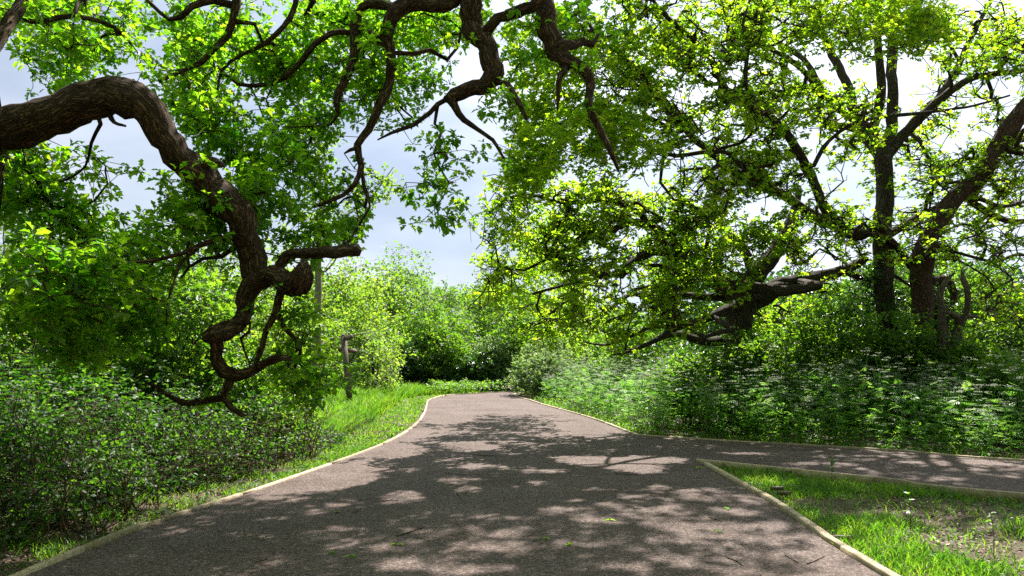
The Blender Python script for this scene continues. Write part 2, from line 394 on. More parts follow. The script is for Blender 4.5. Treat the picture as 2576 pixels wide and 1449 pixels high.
            Vs.append(ring.reshape(-1, 3)); Vs.append(end[None]); As.append(at.reshape(-1, 3)); As.append(np.array([[0, 0, ln[-1] * .16]]))
            tri = np.concatenate([q[:, [0, 1, 2]], q[:, [0, 2, 3]], cap_[:, :3]]) + off
            Fs.append(tri); off += m * k + 1
        if not Vs: return None
        return np.vstack(Vs), np.vstack(Fs), np.vstack(As)
    def build(s, root, bark, twig, rough=.10, rmin=0):
        for li, nm in enumerate(s.names):
            g = s.tubes(lambda q: q == li, rough)
            if g: link(nm, mesh_np(nm, g[0], g[1], smooth=True, attr=g[2]), bark, root)
        g = s.tubes(lambda q: q < 0, rough * .6, rmin)
        if g: link('twigs', mesh_np('twigs', g[0], g[1], smooth=True, attr=g[2]), twig, root)

# gaps in the crowns through which the sun reaches the path: world ellipses on the ground
GAPS = []
for ox, oy, f, lst in (
  (755, 1107, .6909, [(150,140,150,35),(370,205,90,28),(405,107,35,8),(420,265,45,8),(625,98,55,12),(580,145,100,12),(620,180,70,15),(750,100,30,7),(740,130,30,7),(785,170,25,7),(850,155,40,8),(880,115,90,10),(780,45,60,8),(700,20,200,18),(1050,75,130,18),(1220,90,110,30),(1320,70,100,15),(985,215,40,9),(940,252,100,13),(700,280,110,14),(740,335,75,14),(700,390,150,22),(1220,275,55,18),(1350,310,110,18),(1305,170,50,8),(1410,190,50,15),(1330,215,40,8),(1200,205,60,8),(1110,232,60,8),(1120,295,40,10),(1000,385,60,12),(1240,400,60,12),(50,335,50,14),(130,315,50,10),(130,235,60,12),(60,265,50,12),(360,40,110,25),(1050,180,60,6),(1400,370,50,12)]),
  (837, 934, .3555, [(500,1380,280,45),(1100,1250,200,30),(1000,1400,420,45),(1750,1230,150,22),(2050,1380,260,40),(2400,1330,140,40),(900,200,250,40),(830,330,180,40),(1700,370,150,10),(1800,290,100,8),(1250,160,120,10),(1650,610,150,16)]),
  (0, 934, .3555, [(1800,1170,160,20),(2250,820,220,32),(1950,1040,120,20),(2400,1110,100,16),(300,1250,250,60),(1250,900,80,25),(1900,830,100,25)]),
  (1674, 934, .3555, [(500,990,180,26),(150,1090,220,24),(560,1100,200,28),(400,1170,180,20),(100,900,200,14),(300,830,150,10),(600,580,260,9),(1100,650,300,10),(1400,600,200,7),(1800,640,200,9),(1900,760,300,13),(2300,700,200,9),(300,1380,200,20),(50,620,150,10),(700,760,200,30),(1400,1250,260,50),(1000,1300,150,30)])):
    for X_, Y_, hx_, hy_ in lst:
        px_, py_ = ox + X_ * f, oy + Y_ * f
        if py_ + hy_ * f > 1600: continue
        c_ = G(px_, py_); b_ = abs(G(px_, py_ - hy_ * f)[1] - c_[1]); a_ = hx_ * f / F * c_[1]
        GAPS.append((c_[0], c_[1], max(a_, .10), max(b_, .10)))
_g = np.random.default_rng(5)
for _ in range(140):
    q_ = (_g.uniform(1.5, 13), _g.uniform(9.5, 18.5), _g.uniform(.22, .6), _g.uniform(.2, .5))
    if q_[1] > 15.2 - .40 * q_[0]: GAPS.append(q_)
GAPS = np.array(GAPS)
def shaded(p, grow=-.03):
    """False where the sun's way from p to the ground ends inside a gap"""
    p = np.asarray(p); k_ = p[:, 2] / S.z; gx_ = p[:, 0] - S.x * k_; gy_ = p[:, 1] - S.y * k_
    e = ((gx_[:, None] - GAPS[:, 0]) / (GAPS[:, 2] + grow)) ** 2 + ((gy_[:, None] - GAPS[:, 1]) / (GAPS[:, 3] + grow)) ** 2
    return ~((e < 1).any(1) & (p[:, 2] > 2.4))
def blobs(spec, gap=-9):
    """spec rows: px, py, depth, half width px, half height px, half depth m, count -> world points"""
    outp = []
    for px, py, d, hx, hy, hd, n in spec:
        u = rnd_unit(n) * rng.uniform(.15, 1, (n, 1)) ** .45
        for a in u: outp.append(P(px + a[0] * hx, py + a[1] * hy, max(3.5, d + a[2] * hd)))
    outp = np.array(outp); x, y, z = outp.T
    nn = np.sin(1.9 * x + 1.3 * y + 2) * np.sin(2.3 * z + 1.1 * x) + .8 * np.sin(4.1 * z - 3.1 * y + 1) * np.sin(3.7 * x + 2) + .5 * np.sin(2.7 * y + 5.3 * z)
    return outp[(outp[:, 2] > .15) & (nn > gap) & (shaded(outp) if gap > -9 else True)]

# ------------------------------------------------------------------ path and ground
LEFT = [(60, 1449), (410, 1310), (700, 1215), (960, 1120), (1040, 1075), (1066, 1045), (1075, 1020), (1084, 1005), (1140, 993)]
RIGHT = [(1306, 989), (1340, 1010), (1480, 1050), (1600, 1095)]
SIDE_FAR = [(1600, 1095), (2000, 1120), (2330, 1140), (2576, 1160)]
ISL_NEAR = [(1755, 1160), (1923, 1254), (2047, 1336), (2225, 1449)]
ISL_FAR = [(1755, 1160), (2100, 1195), (2300, 1215), (2576, 1247)]
gl = lambda a: [G(*q) for q in a]
W_LEFT = [(-3.45, -6)] + gl(LEFT) + [(0.2, 33.6), (3.5, 34.6)]
W_RIGHT = [(4.5, 32.0)] + gl(RIGHT)
W_SF = gl(SIDE_FAR) + [(16, 5.6)]
W_IN = [(2.45, -6)] + gl(ISL_NEAR)[::-1]
W_IF = gl(ISL_FAR) + [(13.5, 3.4)]
poly = W_LEFT + [(4.5, 32.0)] + gl(RIGHT) + W_SF[1:] + W_IF[::-1][:-1] + W_IN[::-1]
def inside(x, y, pl):
    x = np.asarray(x); y = np.asarray(y); c = np.zeros(x.shape, bool); n = len(pl)
    for i in range(n):
        x1, y1 = pl[i]; x2, y2 = pl[(i + 1) % n]
        k = ((y1 > y) != (y2 > y)) & (x < (x2 - x1) * (y - y1) / (y2 - y1 + 1e-12) + x1); c ^= k
    return c
tri = geometry.tessellate_polygon([[Vector((x, y, 0)) for x, y in poly]])
pm = mesh_np('path', [(x, y, 0) for x, y in poly], [t for t in tri])
import bmesh
bm = bmesh.new(); bm.from_mesh(pm)
for f in bm.faces:
    if f.normal.z < 0: f.normal_flip()
bm.to_mesh(pm); bm.free()
tag(link('path', pm, M['path']), 'dusty mauve grey path dappled with tree shade', kind='structure')

ISL = gl(ISL_NEAR)[::-1] + gl(ISL_FAR) + [(13.5, 3.4), (13, -6), (2.45, -6)]
def gz(x, y):
    """ground height beside the path"""
    x = np.asarray(x, float); y = np.asarray(y, float)
    b = .02 * np.sin(x * 2.1 + y * 1.3) + .015 * np.sin(x * 5.3 - y * 4.1)
    lf = np.clip((-3.6 - x) / 3, 0, 1); far = np.clip((y - 33) / 10, 0, 1)
    rt = np.clip((x - 3.5) / 8, 0, 1) * np.clip((y - 13) / 4, 0, 1)
    return -.06 - .02 * inside(x, y, ISL) + b * .7 + lf * (.38 + .08 * np.sin(x * .9 + y * .5)) + rt * .12 + far * .1
gx = np.concatenate([np.linspace(-400, -30, 12), np.arange(-29, 30, .25), np.linspace(31, 400, 12)])
gy = np.concatenate([np.linspace(-60, -7, 8), np.arange(-6, 48, .25), np.linspace(49, 600, 14)])
X, Y = np.meshgrid(gx, gy); Z = gz(X, Y)
V = np.stack([X, Y, Z], -1).reshape(-1, 3); a, b = X.shape
i = np.arange(a * b).reshape(a, b)
Q = np.stack([i[:-1, :-1], i[:-1, 1:], i[1:, 1:], i[1:, :-1]], -1).reshape(-1, 4)
tag(link('ground', mesh_np('ground', V, Q, smooth=True), M['ground']), 'brown woodland soil with thin green growth', kind='structure')

# ------------------------------------------------------------------ timber edging
def box_verts(c, ax, ay, az, bev=.15):
    """bevelled bar: centre, three half vectors"""
    ax, ay, az = map(np.array, (ax, ay, az)); V = []
    for sx in (-1, 1):
        for (u, v) in ((-1, -1 + bev), (-1 + bev, -1), (1 - bev, -1), (1, -1 + bev), (1, 1 - bev), (1 - bev, 1), (-1 + bev, 1), (-1, 1 - bev)):
            V.append(np.array(c) + sx * ax + u * ay + v * az)
    Fc = [[k, (k + 1) % 8, 8 + (k + 1) % 8] for k in range(8)] + [[k, 8 + (k + 1) % 8, 8 + k] for k in range(8)]
    Fc += [[0, k + 1, k] for k in range(1, 7)] + [[8, 8 + k, 8 + k + 1] for k in range(1, 7)]
    return np.array(V), np.array(Fc)
def bar(name, a, b, wid, hgt, mat, parent, up=(0, 0, 1)):
    a = np.array(a, float); b = np.array(b, float); d = (b - a) / 2; n = norm(d); sd = norm(np.cross(np.array(up, float), n)); u = np.cross(n, sd)
    V, Fc = box_verts((a + b) / 2, d, sd * wid / 2, u * hgt / 2)
    return link(name, mesh_np(name, V, Fc), mat, parent)
def edging(pts, label, side, top=.028, wid=.055, depth=.13, seg=2.4):
    pts = np.array(pts); c = catmull(np.hstack([pts, np.zeros((len(pts), 1))]), .25)[:, :2]
    root = empty('path_edging', (c[0, 0], c[0, 1], 0)); tag(root, label, 'edging', 'timber edging boards along the paths')
    ln = np.concatenate([[0], np.cumsum(np.linalg.norm(np.diff(c, axis=0), axis=1))]); t = 0
    while t < ln[-1] - .1:
        t2 = min(t + seg, ln[-1]); n = 8
        tt = np.linspace(t + .004, t2 - .004, n); q = np.stack([np.interp(tt, ln, c[:, 0]), np.interp(tt, ln, c[:, 1])], -1)
        tg = norm(np.gradient(q, axis=0)); nn = np.stack([-tg[:, 1], tg[:, 0]], -1) * side
        z1 = top + rng.normal(0, .004); tl = rng.normal(0, .004); off = rng.normal(0, .002); V = []
        for k in range(n):
            z = z1 + tl * (k / n - .5)
            for (o, zz) in ((0, -depth), (wid, -depth), (wid, z - .006), (wid - .006, z), (.006, z), (0, z - .006)):
                V.append((q[k, 0] + nn[k, 0] * (o + off - .01), q[k, 1] + nn[k, 1] * (o + off - .01), zz))
        Fc = []
        for k in range(n - 1):
            for j in range(6):
                a_, b_ = k * 6 + j, k * 6 + (j + 1) % 6; Fc += [(a_, b_, b_ + 6), (a_, b_ + 6, a_ + 6)]
        e = (n - 1) * 6
        Fc += [(0, j + 1, j) for j in range(1, 5)] + [(e, e + j, e + j + 1) for j in range(1, 5)]
        link('board', mesh_np('board', V, Fc), M['board'], root)
        # peg behind the board
        m = n // 2; pc = q[m] + nn[m] * (wid + .025 + off)
        if rng.random() < .6:
            Vp, Fp = box_verts((pc[0], pc[1], -.07), (tg[m][0] * .025, tg[m][1] * .025, 0), (nn[m][0] * .022, nn[m][1] * .022, 0), (0, 0, .075))
            link('peg', mesh_np('peg', Vp, Fp), M['post'], root)
        t = t2
    return c
E1 = edging(W_LEFT[:-1], 'long pale timber edging along the verge beside the brambles, bending left at the grass', 1)
E2 = edging(W_RIGHT, 'pale timber edging from the far bend down to where the side path opens', 1)
E3 = edging(W_SF, 'thin timber edging at the foot of the cow parsley bank', 1, top=.02)
E4 = edging(W_IN, 'wide timber edging between main path and the grassy triangle, specked with dirt', -1, top=.034, wid=.07)
E5 = edging(W_IF, 'timber edging with a shaded brown face between the grassy triangle and side path', -1, top=.03)
ISL = gl(ISL_NEAR)[::-1] + gl(ISL_FAR) + [(13.5, 3.4), (13, -6), (2.45, -6)]
# offcut blocks lying behind the edging
for (px, py, an, lb) in ((1935, 1228, .1, 'short dark offcut of timber behind the edging, the one nearer the tip of the triangle'),
                         (1952, 1240, .25, 'dark timber offcut touching the edging, just below another offcut'),
                         (2095, 1352, -.1, 'dark timber offcut in the grass halfway down the triangle edging')):
    x, y = G(px + 6, py, -.02)
    V, Fc = box_verts((x + .06, y, -.022), (.075 * math.cos(an), .075 * math.sin(an), 0), (-.022 * math.sin(an), .022 * math.cos(an), 0), (0, 0, .018))
    tag(link('timber_offcut', mesh_np('timber_offcut', V, Fc), M['post']), lb, 'wood block', 'timber offcuts by the triangle edging')

# ------------------------------------------------------------------ the near oak on the left
k = Skel()
k.limb_w([(-5.35, 6.4, -.15, .62), (-5.2, 6.4, .35, .50), (-5.05, 6.35, 1.5, .44), (-5.0, 6.3, 3.0, .43), (-5.05, 6.35, 4.2, .40), (-5.3, 6.6, 5.6, .33), (-5.0, 7.2, 7.2, .26), (-4.5, 8.2, 9.0, .17), (-4.6, 9.5, 10.6, .08)], 'trunk', step=.15)
k.limb_px([(-190, 330, 6.3, 56.4), (-100, 330, 6.2, 56.4), (0, 298, 6.1, 52.8), (90, 288, 6.0, 51.0), (180, 258, 6.0, 50.1), (260, 240, 6.0, 45.5), (330, 238, 6.0, 41.9), (378, 268, 6.0, 40.0), (408, 330, 6.0, 38.2), (455, 395, 6.1, 39.1), (525, 460, 6.2, 40.0), (585, 525, 6.2, 40.0), (604, 590, 6.2, 34.6), (622, 650, 6.3, 31.9), (645, 700, 6.3, 32.8)], 'limb', step=.07)
k.limb_px([(-170, 240, 6.3, 48), (-60, 225, 6.3, 30), (-15, 130, 6.4, 24), (20, 60, 6.6, 18), (60, -30, 6.9, 14), (110, -140, 7.3, 9)], 'limb')
k.limb_px([(640, 698, 6.3, 32), (690, 706, 6.25, 25), (735, 720, 6.15, 28), (766, 716, 6.05, 33), (774, 692, 6.0, 27), (768, 670, 5.98, 17), (764, 655, 6.0, 7)], 'limb', step=.04)
k.limb_px([(700, 705, 6.25, 16), (706, 665, 6.25, 13), (722, 640, 6.25, 13), (760, 632, 6.2, 13), (820, 628, 6.15, 15), (880, 627, 6.1, 15), (903, 630, 6.1, 14)], 'limb', step=.05)
k.limb_px([(638, 705, 6.3, 28), (622, 740, 6.3, 24), (618, 785, 6.3, 20), (602, 810, 6.2, 20), (562, 824, 6.1, 24), (532, 840, 6.0, 21), (514, 852, 6.0, 12)], 'limb', step=.05)
k.limb_px([(538, 840, 6.05, 18), (552, 870, 6.1, 16), (553, 905, 6.15, 15), (572, 935, 6.2, 16), (595, 948, 6.2, 15), (630, 940, 6.2, 12), (660, 918, 6.2, 10), (690, 905, 6.15, 9), (715, 900, 6.1, 8), (732, 903, 6.1, 5)], 'limb', step=.05)
k.limb_px([(585, 945, 6.2, 13), (572, 980, 6.2, 11), (566, 1003, 6.2, 9), (585, 1028, 6.2, 8), (612, 1046, 6.2, 5)], 'limb', step=.06)
k.limb_px([(566, 1003, 6.2, 9), (520, 1008, 6.2, 9), (462, 1012, 6.2, 8), (430, 998, 6.2, 6), (395, 975, 6.2, 4), (365, 962, 6.2, 3)], 'limb', step=.06)
k.limb_px([(702, 728, 6.2, 11), (694, 780, 6.2, 10), (672, 830, 6.2, 8), (660, 870, 6.2, 7), (645, 915, 6.2, 7), (625, 938, 6.2, 6)], 'limb', step=.06)
k.limb_px([(605, 815, 6.2, 6), (628, 812, 6.2, 5), (625, 835, 6.2, 4), (605, 850, 6.2, 4), (612, 880, 6.2, 3), (630, 915, 6.2, 2)], 'limb', step=.06)
k.limb_px([(585, 583, 6.2, 10), (545, 600, 6.1, 7), (505, 615, 6.0, 7), (460, 635, 5.9, 6), (400, 652, 5.8, 5), (330, 660, 5.7, 4), (260, 682, 5.6, 4), (200, 722, 5.5, 3), (150, 750, 5.4, 2)], 'limb')
k.limb_px([(612, 640, 6.3, 8), (590, 625, 6.5, 7), (555, 650, 6.6, 6), (510, 652, 6.7, 5), (475, 672, 6.8, 4), (455, 700, 6.8, 3)], 'limb')
k.limb_px([(505, 615, 6.0, 5), (455, 660, 5.9, 4), (440, 700, 5.8, 3), (422, 760, 5.8, 3), (418, 820, 5.8, 2)], 'limb')
k.limb_px([(280, 290, 6.0, 9), (290, 308, 5.95, 5), (316, 317, 5.9, 3)], 'stub', step=.04)
k.limb_px([(520, 395, 6.1, 12), (545, 408, 6.0, 9), (560, 416, 5.95, 6)], 'stub', step=.04)
# the leader that carries the limbs hanging over the path
Z0 = [(-5.2, 6.5, 5.3, .30), (-3.9, 7.2, 6.7, .24), (-2.2, 7.6, 7.3, .21), (-.6, 7.8, 7.1, .19), (.5, 7.9, 6.9, .16), (2.0, 8.4, 7.2, .10), (3.6, 9.2, 7.5, .05)]
k.limb_w(Z0, 'limb')
def drop(pts, name='limb', **kk): k.limb_px(pts, name, **kk)
drop([(1110, -330, 7.9, 34), (1165, -170, 7.7, 32), (1192, -40, 7.5, 29), (1215, 50, 7.4, 27), (1243, 110, 7.4, 25), (1252, 160, 7.4, 23), (1232, 198, 7.4, 21), (1185, 212, 7.4, 17), (1148, 236, 7.4, 16), (1152, 262, 7.4, 10), (1172, 300, 7.4, 8), (1205, 325, 7.4, 6), (1240, 350, 7.4, 5), (1268, 400, 7.4, 3)], step=.06)
drop([(1242, 190, 7.4, 9), (1280, 212, 7.3, 7), (1305, 255, 7.2, 7), (1325, 300, 7.1, 4)])
drop([(1235, 50, 7.4, 14), (1285, 32, 7.4, 15), (1345, 12, 7.4, 15), (1372, -30, 7.4, 14)], step=.06)
drop([(1390, -330, 8.0, 32), (1375, -120, 7.7, 30), (1372, -20, 7.6, 27), (1374, 40, 7.5, 25), (1388, 85, 7.5, 24), (1388, 125, 7.5, 22), (1425, 160, 7.5, 21), (1465, 183, 7.5, 16), (1478, 215, 7.5, 13), (1478, 275, 7.4, 10), (1505, 325, 7.4, 9), (1535, 375, 7.3, 7), (1556, 432, 7.3, 3)], step=.06)
drop([(1425, 165, 7.5, 9), (1408, 195, 7.4, 8), (1404, 240, 7.4, 6), (1402, 277, 7.4, 3)], 'stub', step=.05)
drop([(1392, 120, 7.5, 13), (1430, 118, 7.6, 12), (1462, 108, 7.8, 11), (1490, 112, 7.9, 8)], 'stub', step=.05)
drop([(1175, -330, 7.9, 30), (1150, -60, 7.6, 27), (1105, 0, 7.5, 24), (1050, -2, 7.5, 22), (1005, 20, 7.5, 19), (985, 65, 7.5, 17), (985, 110, 7.5, 15), (995, 160, 7.5, 14), (985, 215, 7.5, 12), (958, 270, 7.4, 11), (930, 330, 7.4, 10), (902, 370, 7.4, 10), (908, 420, 7.4, 8), (893, 465, 7.3, 7), (862, 492, 7.3, 6), (830, 508, 7.2, 5), (790, 520, 7.2, 3)], step=.08)
drop([(900, 372, 7.4, 6), (882, 378, 7.3, 5), (866, 386, 7.3, 2)], 'stub', step=.05)
drop([(1000, 25, 7.5, 14), (950, 5, 7.5, 12), (905, 15, 7.5, 12), (890, 60, 7.5, 13), (890, 120, 7.5, 12), (876, 180, 7.5, 11), (853, 235, 7.4, 10), (846, 262, 7.4, 9), (851, 288, 7.4, 4)], step=.08)
drop([(885, 75, 7.5, 8), (830, 85, 7.6, 8), (790, 110, 7.6, 8), (755, 155, 7.7, 7), (715, 195, 7.7, 7), (660, 213, 7.8, 6), (600, 212, 7.8, 5), (565, 185, 7.8, 4), (540, 160, 7.8, 3)])
drop([(985, 105, 7.5, 10), (950, 95, 7.5, 10), (920, 75, 7.5, 9), (890, 60, 7.5, 8)])
drop([(-3500, 0, 7.5, 1)][:0] + [(905, 430, 7.4, 5), (915, 470, 7.4, 5), (930, 520, 7.3, 3), (900, 570, 7.3, 3), (860, 640, 7.2, 2)])
drop([(560, -260, 7.4, 16), (590, -60, 7.3, 13), (592, 10, 7.3, 12), (583, 50, 7.3, 10), (570, 90, 7.3, 9), (540, 118, 7.2, 8), (505, 155, 7.2, 7), (455, 180, 7.2, 5), (400, 205, 7.1, 4)])
drop([(592, 5, 7.3, 10), (540, 0, 7.3, 10), (480, 18, 7.2, 9), (455, 45, 7.2, 8), (425, 50, 7.2, 6), (380, 10, 7.2, 5), (350, -20, 7.2, 4)])
drop([(750, -80, 7.8, 10), (745, 10, 7.8, 8), (715, 65, 7.7, 7), (665, 110, 7.7, 6), (610, 135, 7.6, 5), (560, 175, 7.6, 4), (545, 250, 7.5, 3)])
drop([(595, 40, 7.3, 7), (640, 60, 7.4, 5), (662, 110, 7.5, 4)])
drop([(1140, 245, 7.4, 7), (1100, 262, 7.4, 6), (1080, 285, 7.4, 6), (1040, 315, 7.4, 5), (985, 335, 7.3, 4), (950, 352, 7.3, 2)])
drop([(1095, 265, 7.4, 5), (1093, 310, 7.4, 4), (1110, 330, 7.4, 4), (1092, 385, 7.4, 3), (1105, 420, 7.4, 3), (1130, 460, 7.4, 2), (1100, 520, 7.3, 1.5)])
drop([(990, 145, 7.5, 6), (1040, 135, 7.6, 6), (1080, 125, 7.7, 6), (1125, 150, 7.8, 5), (1150, 120, 7.9, 4), (1165, 50, 8, 3)])
drop([(-140, 350, 6.2, 12), (60, 420, 6.6, 7), (130, 520, 6.9, 5), (220, 590, 7.1, 4), (300, 620, 7.2, 3)])
drop([(265, 290, 6.1, 6), (230, 360, 6.4, 4), (215, 420, 6.6, 3), (160, 455, 6.8, 3), (90, 470, 7, 2)])
drop([(-20, 10, 6.8, 12), (80, 55, 7.0, 7), (190, 40, 7.2, 6), (290, 70, 7.4, 5), (330, 110, 7.5, 4)])
A_spec = [ # px py depth hx hy hd n
 (60, 60, 8.5, 110, 90, 1.8, 66), (230, 80, 8.5, 120, 100, 2, 72), (400, 60, 8.5, 110, 80, 2, 44), (130, 190, 8, 90, 60, 1.5, 28), (420, 160, 8.5, 90, 70, 1.5, 28),
 (560, 110, 9, 120, 100, 2, 66), (500, 250, 8, 80, 60, 1.2, 24), (680, 150, 9, 90, 70, 1.5, 37), (800, 60, 9.5, 90, 80, 2, 57), (770, 180, 9.5, 80, 70, 2, 37), (760, 310, 9, 110, 55, 2, 28),
 (930, 60, 9, 90, 70, 2, 37), (1050, 60, 9.5, 110, 60, 2, 37), (920, 210, 9, 90, 90, 2, 44), (1060, 150, 9.5, 90, 90, 2, 33), (1190, 60, 9.5, 60, 60, 2, 13), (1010, 290, 8.5, 60, 60, 1.2, 13),
 (560, 330, 7.2, 90, 70, 1.0, 33), (690, 400, 7.2, 110, 60, 1.2, 37), (660, 490, 7.2, 100, 60, 1.0, 48), (510, 470, 6.4, 60, 60, .5, 0), (800, 450, 7.5, 80, 90, 1.2, 33), (870, 560, 7.5, 80, 70, 1.2, 24), (760, 580, 6.6, 90, 50, .9, 26),
 (500, 540, 6.6, 70, 80, 1.0, 37), (60, 410, 7.2, 80, 50, 1.2, 22), (80, 500, 7.5, 110, 50, 1.2, 26), (240, 410, 7.2, 50, 30, .8, 5), (200, 560, 7.2, 90, 50, 1.2, 22), (280, 500, 7.2, 60, 40, 1, 11),
 (150, 680, 5.7, 110, 70, .8, 37), (330, 620, 6.6, 120, 70, 1, 28), (380, 700, 6.6, 140, 80, 1.2, 34), (140, 760, 5.6, 90, 50, .7, 24), (300, 800, 6.6, 140, 60, 1, 37), (470, 780, 6.8, 100, 80, 1.2, 33), (200, 850, 6.8, 120, 50, 1, 22),
 (720, 660, 6.3, 50, 40, .5, 9), (800, 955, 7.6, 50, 35, .8, 11), (760, 930, 7, 60, 40, .8, 7), (740, 820, 6.6, 40, 60, .8, 5),
 (1110, 540, 7.2, 35, 30, .4, 3), (1115, 420, 7.4, 25, 70, .4, 7), (1040, 450, 7.5, 40, 60, .4, 2), (1260, 250, 8, 40, 80, 1, 5), (1350, 120, 8.5, 70, 100, 1.3, 15), (1310, 420, 8, 50, 60, 1, 3), (1440, 60, 9, 70, 70, 1.6, 15),
 # the part of the crown above the frame, whose shade falls on the path
 (300, -300, 9, 400, 200, 3, 66), (900, -320, 10, 350, 200, 3, 66), (1350, -350, 10, 300, 180, 3, 110), (1700, -260, 10.5, 200, 150, 2, 77), (700, -180, 12, 260, 120, 2, 77), (300, -220, 11, 260, 130, 2, 77), (-150, 250, 8, 120, 300, 2.5, 55)]
tipsA = k.grow(blobs(A_spec, -.3), step=.2, gnarl=.2)
tipsA = np.concatenate([tipsA, k.shoots(tipsA, 4, .24)])
side = [i for i in range(k.n) if 0.004 < k.fix[i] < .075 and k.limb[i] >= 2 and rng.random() < .13]
sh = k.shoots(np.array(side), 1, .22); sh2 = k.shoots(sh[rng.random(len(sh)) < .6], 2, .13)
tipsA = np.concatenate([tipsA, sh2[rng.random(len(sh2)) < .45]])
k.finish(tip=.0035)
root = empty('oak_tree', (-5.3, 6.4, 0)); tag(root, 'old oak with a huge arching bare limb and twisted branches hanging over the path', 'oak tree', 'oak trees around the path')
k.build(root, M['bark'], M['twig'], rough=.11)
def crown_from(k, tips, per, spread, size, T, mat, root, name='crown', **kw):
    """a radiating cluster of leaves at every shoot"""
    c = k.p[tips]; c = c[(c[:, 2] > .15) & shaded(c, .0)]
    pos, d, nr, sz, ti = clusters(c, per, spread, size, **kw)
    return link(name, leafmesh(name, pos, d, nr, sz, T, ti), mat, root)
crown_from(k, tipsA, 9, .035, .084, T_OAK, M['oak'], root)

# ------------------------------------------------------------------ the oaks on the right
def oak_label(root, l): tag(root, l, 'oak tree', 'oak trees around the path')
# C: tall upright oak, forked stem seen against the sky
k = Skel()
D = 18
k.limb_px([(2240, 1075, D, 42.0), (2236, 1040, D, 30.0), (2228, 900, D, 25.5), (2222, 750, D, 23.2), (2215, 620, D, 23.2), (2216, 520, D, 21.0), (2222, 430, D, 21.0), (2224, 375, D, 23.2)], 'trunk', step=.2)
B = lambda pts, d0=D, nm='limb', **kw: k.limb_px([(x, y, d0 + (i * dd), r) for i, (x, y, r) in enumerate(pts) for dd in [kw.get('dd', 0)]], nm, step=.18)
B([(2222, 400, 17.2), (2178, 335, 15.6), (2150, 285, 12.5), (2125, 205, 10.9), (2085, 120, 9.4), (2035, 20, 7.8), (1990, -80, 6.2), (1960, -200, 3.9)], dd=.25)
B([(2224, 380, 15.6), (2238, 320, 14.0), (2243, 240, 13.3), (2247, 150, 12.5), (2244, 50, 10.9), (2238, -60, 8.6), (2230, -220, 4.7)])
B([(2190, 345, 12.5), (2205, 290, 11.7), (2215, 215, 10.9), (2208, 120, 9.4), (2215, 30, 7.8), (2190, -80, 6.2), (2150, -200, 3.1)], dd=-.2)
B([(2228, 395, 15.6), (2270, 345, 14.0), (2320, 295, 12.5), (2370, 250, 10.1), (2430, 205, 8.6), (2500, 185, 7.0), (2590, 176, 5.5), (2690, 150, 3.1)], dd=-.1)
B([(2330, 285, 9.4), (2375, 225, 8.6), (2415, 155, 7.8), (2450, 80, 6.2), (2490, 10, 5.5), (2530, -90, 3.1)], dd=.2)
B([(2200, 350, 10.1), (2140, 318, 9.4), (2085, 308, 8.6), (2055, 282, 8.6), (2062, 240, 7.8), (2030, 190, 7.0), (1980, 148, 6.2), (1915, 112, 5.5), (1860, 60, 3.9)], dd=-.1)
B([(2180, 325, 9.4), (2120, 280, 8.6), (2070, 230, 8.6), (2020, 150, 7.0), (1960, 110, 6.2), (1900, 40, 4.7)], dd=.3)
B([(2215, 560, 12.5), (2160, 590, 15.6), (2120, 565, 14.8), (2075, 525, 13.3), (2040, 440, 11.7), (1998, 370, 10.9), (1955, 308, 10.1), (1880, 237, 10.1), (1830, 228, 9.4), (1790, 152, 7.8), (1745, 103, 7.0), (1674, 39, 5.5), (1620, -30, 3.9)], dd=-.42)
B([(2160, 590, 14.0), (2070, 545, 12.5), (1985, 492, 11.7), (1890, 456, 10.9), (1818, 409, 10.1), (1740, 336, 8.6), (1674, 247, 7.0), (1615, 190, 6.2), (1560, 135, 4.7), (1505, 100, 3.1)], dd=-.5)
B([(2036, 440, 5.5), (2072, 373, 5.5), (2101, 341, 4.7), (2154, 309, 4.7), (2243, 291, 4.7), (2349, 281, 3.9), (2450, 265, 3.1), (2540, 240, 2.3)], d0=16)
B([(1880, 236, 6.2), (1876, 180, 5.5), (1884, 120, 4.7), (1870, 60, 3.9), (1890, -10, 3.1)], d0=14.6)
B([(1800, 230, 5.5), (1720, 150, 6.2), (1690, 60, 5.5), (1640, 0, 3.9)], d0=14.5)
B([(1674, 247, 5.5), (1640, 225, 4.7), (1580, 210, 3.9), (1520, 215, 3.1), (1450, 190, 2.3)], d0=14)
B([(1740, 336, 6.2), (1690, 330, 5.5), (1640, 300, 5.5), (1570, 290, 4.7), (1500, 300, 3.9), (1430, 285, 2.3)], d0=14)
B([(1890, 456, 7.0), (1830, 385, 4.7), (1760, 385, 5.5), (1700, 392, 5.5), (1640, 375, 4.7), (1580, 355, 3.9), (1500, 380, 2.3)], d0=14.6)
B([(2215, 600, 11.7), (2290, 560, 9.4), (2370, 520, 7.8), (2440, 500, 6.2), (2520, 520, 4.7), (2600, 500, 3.1)])
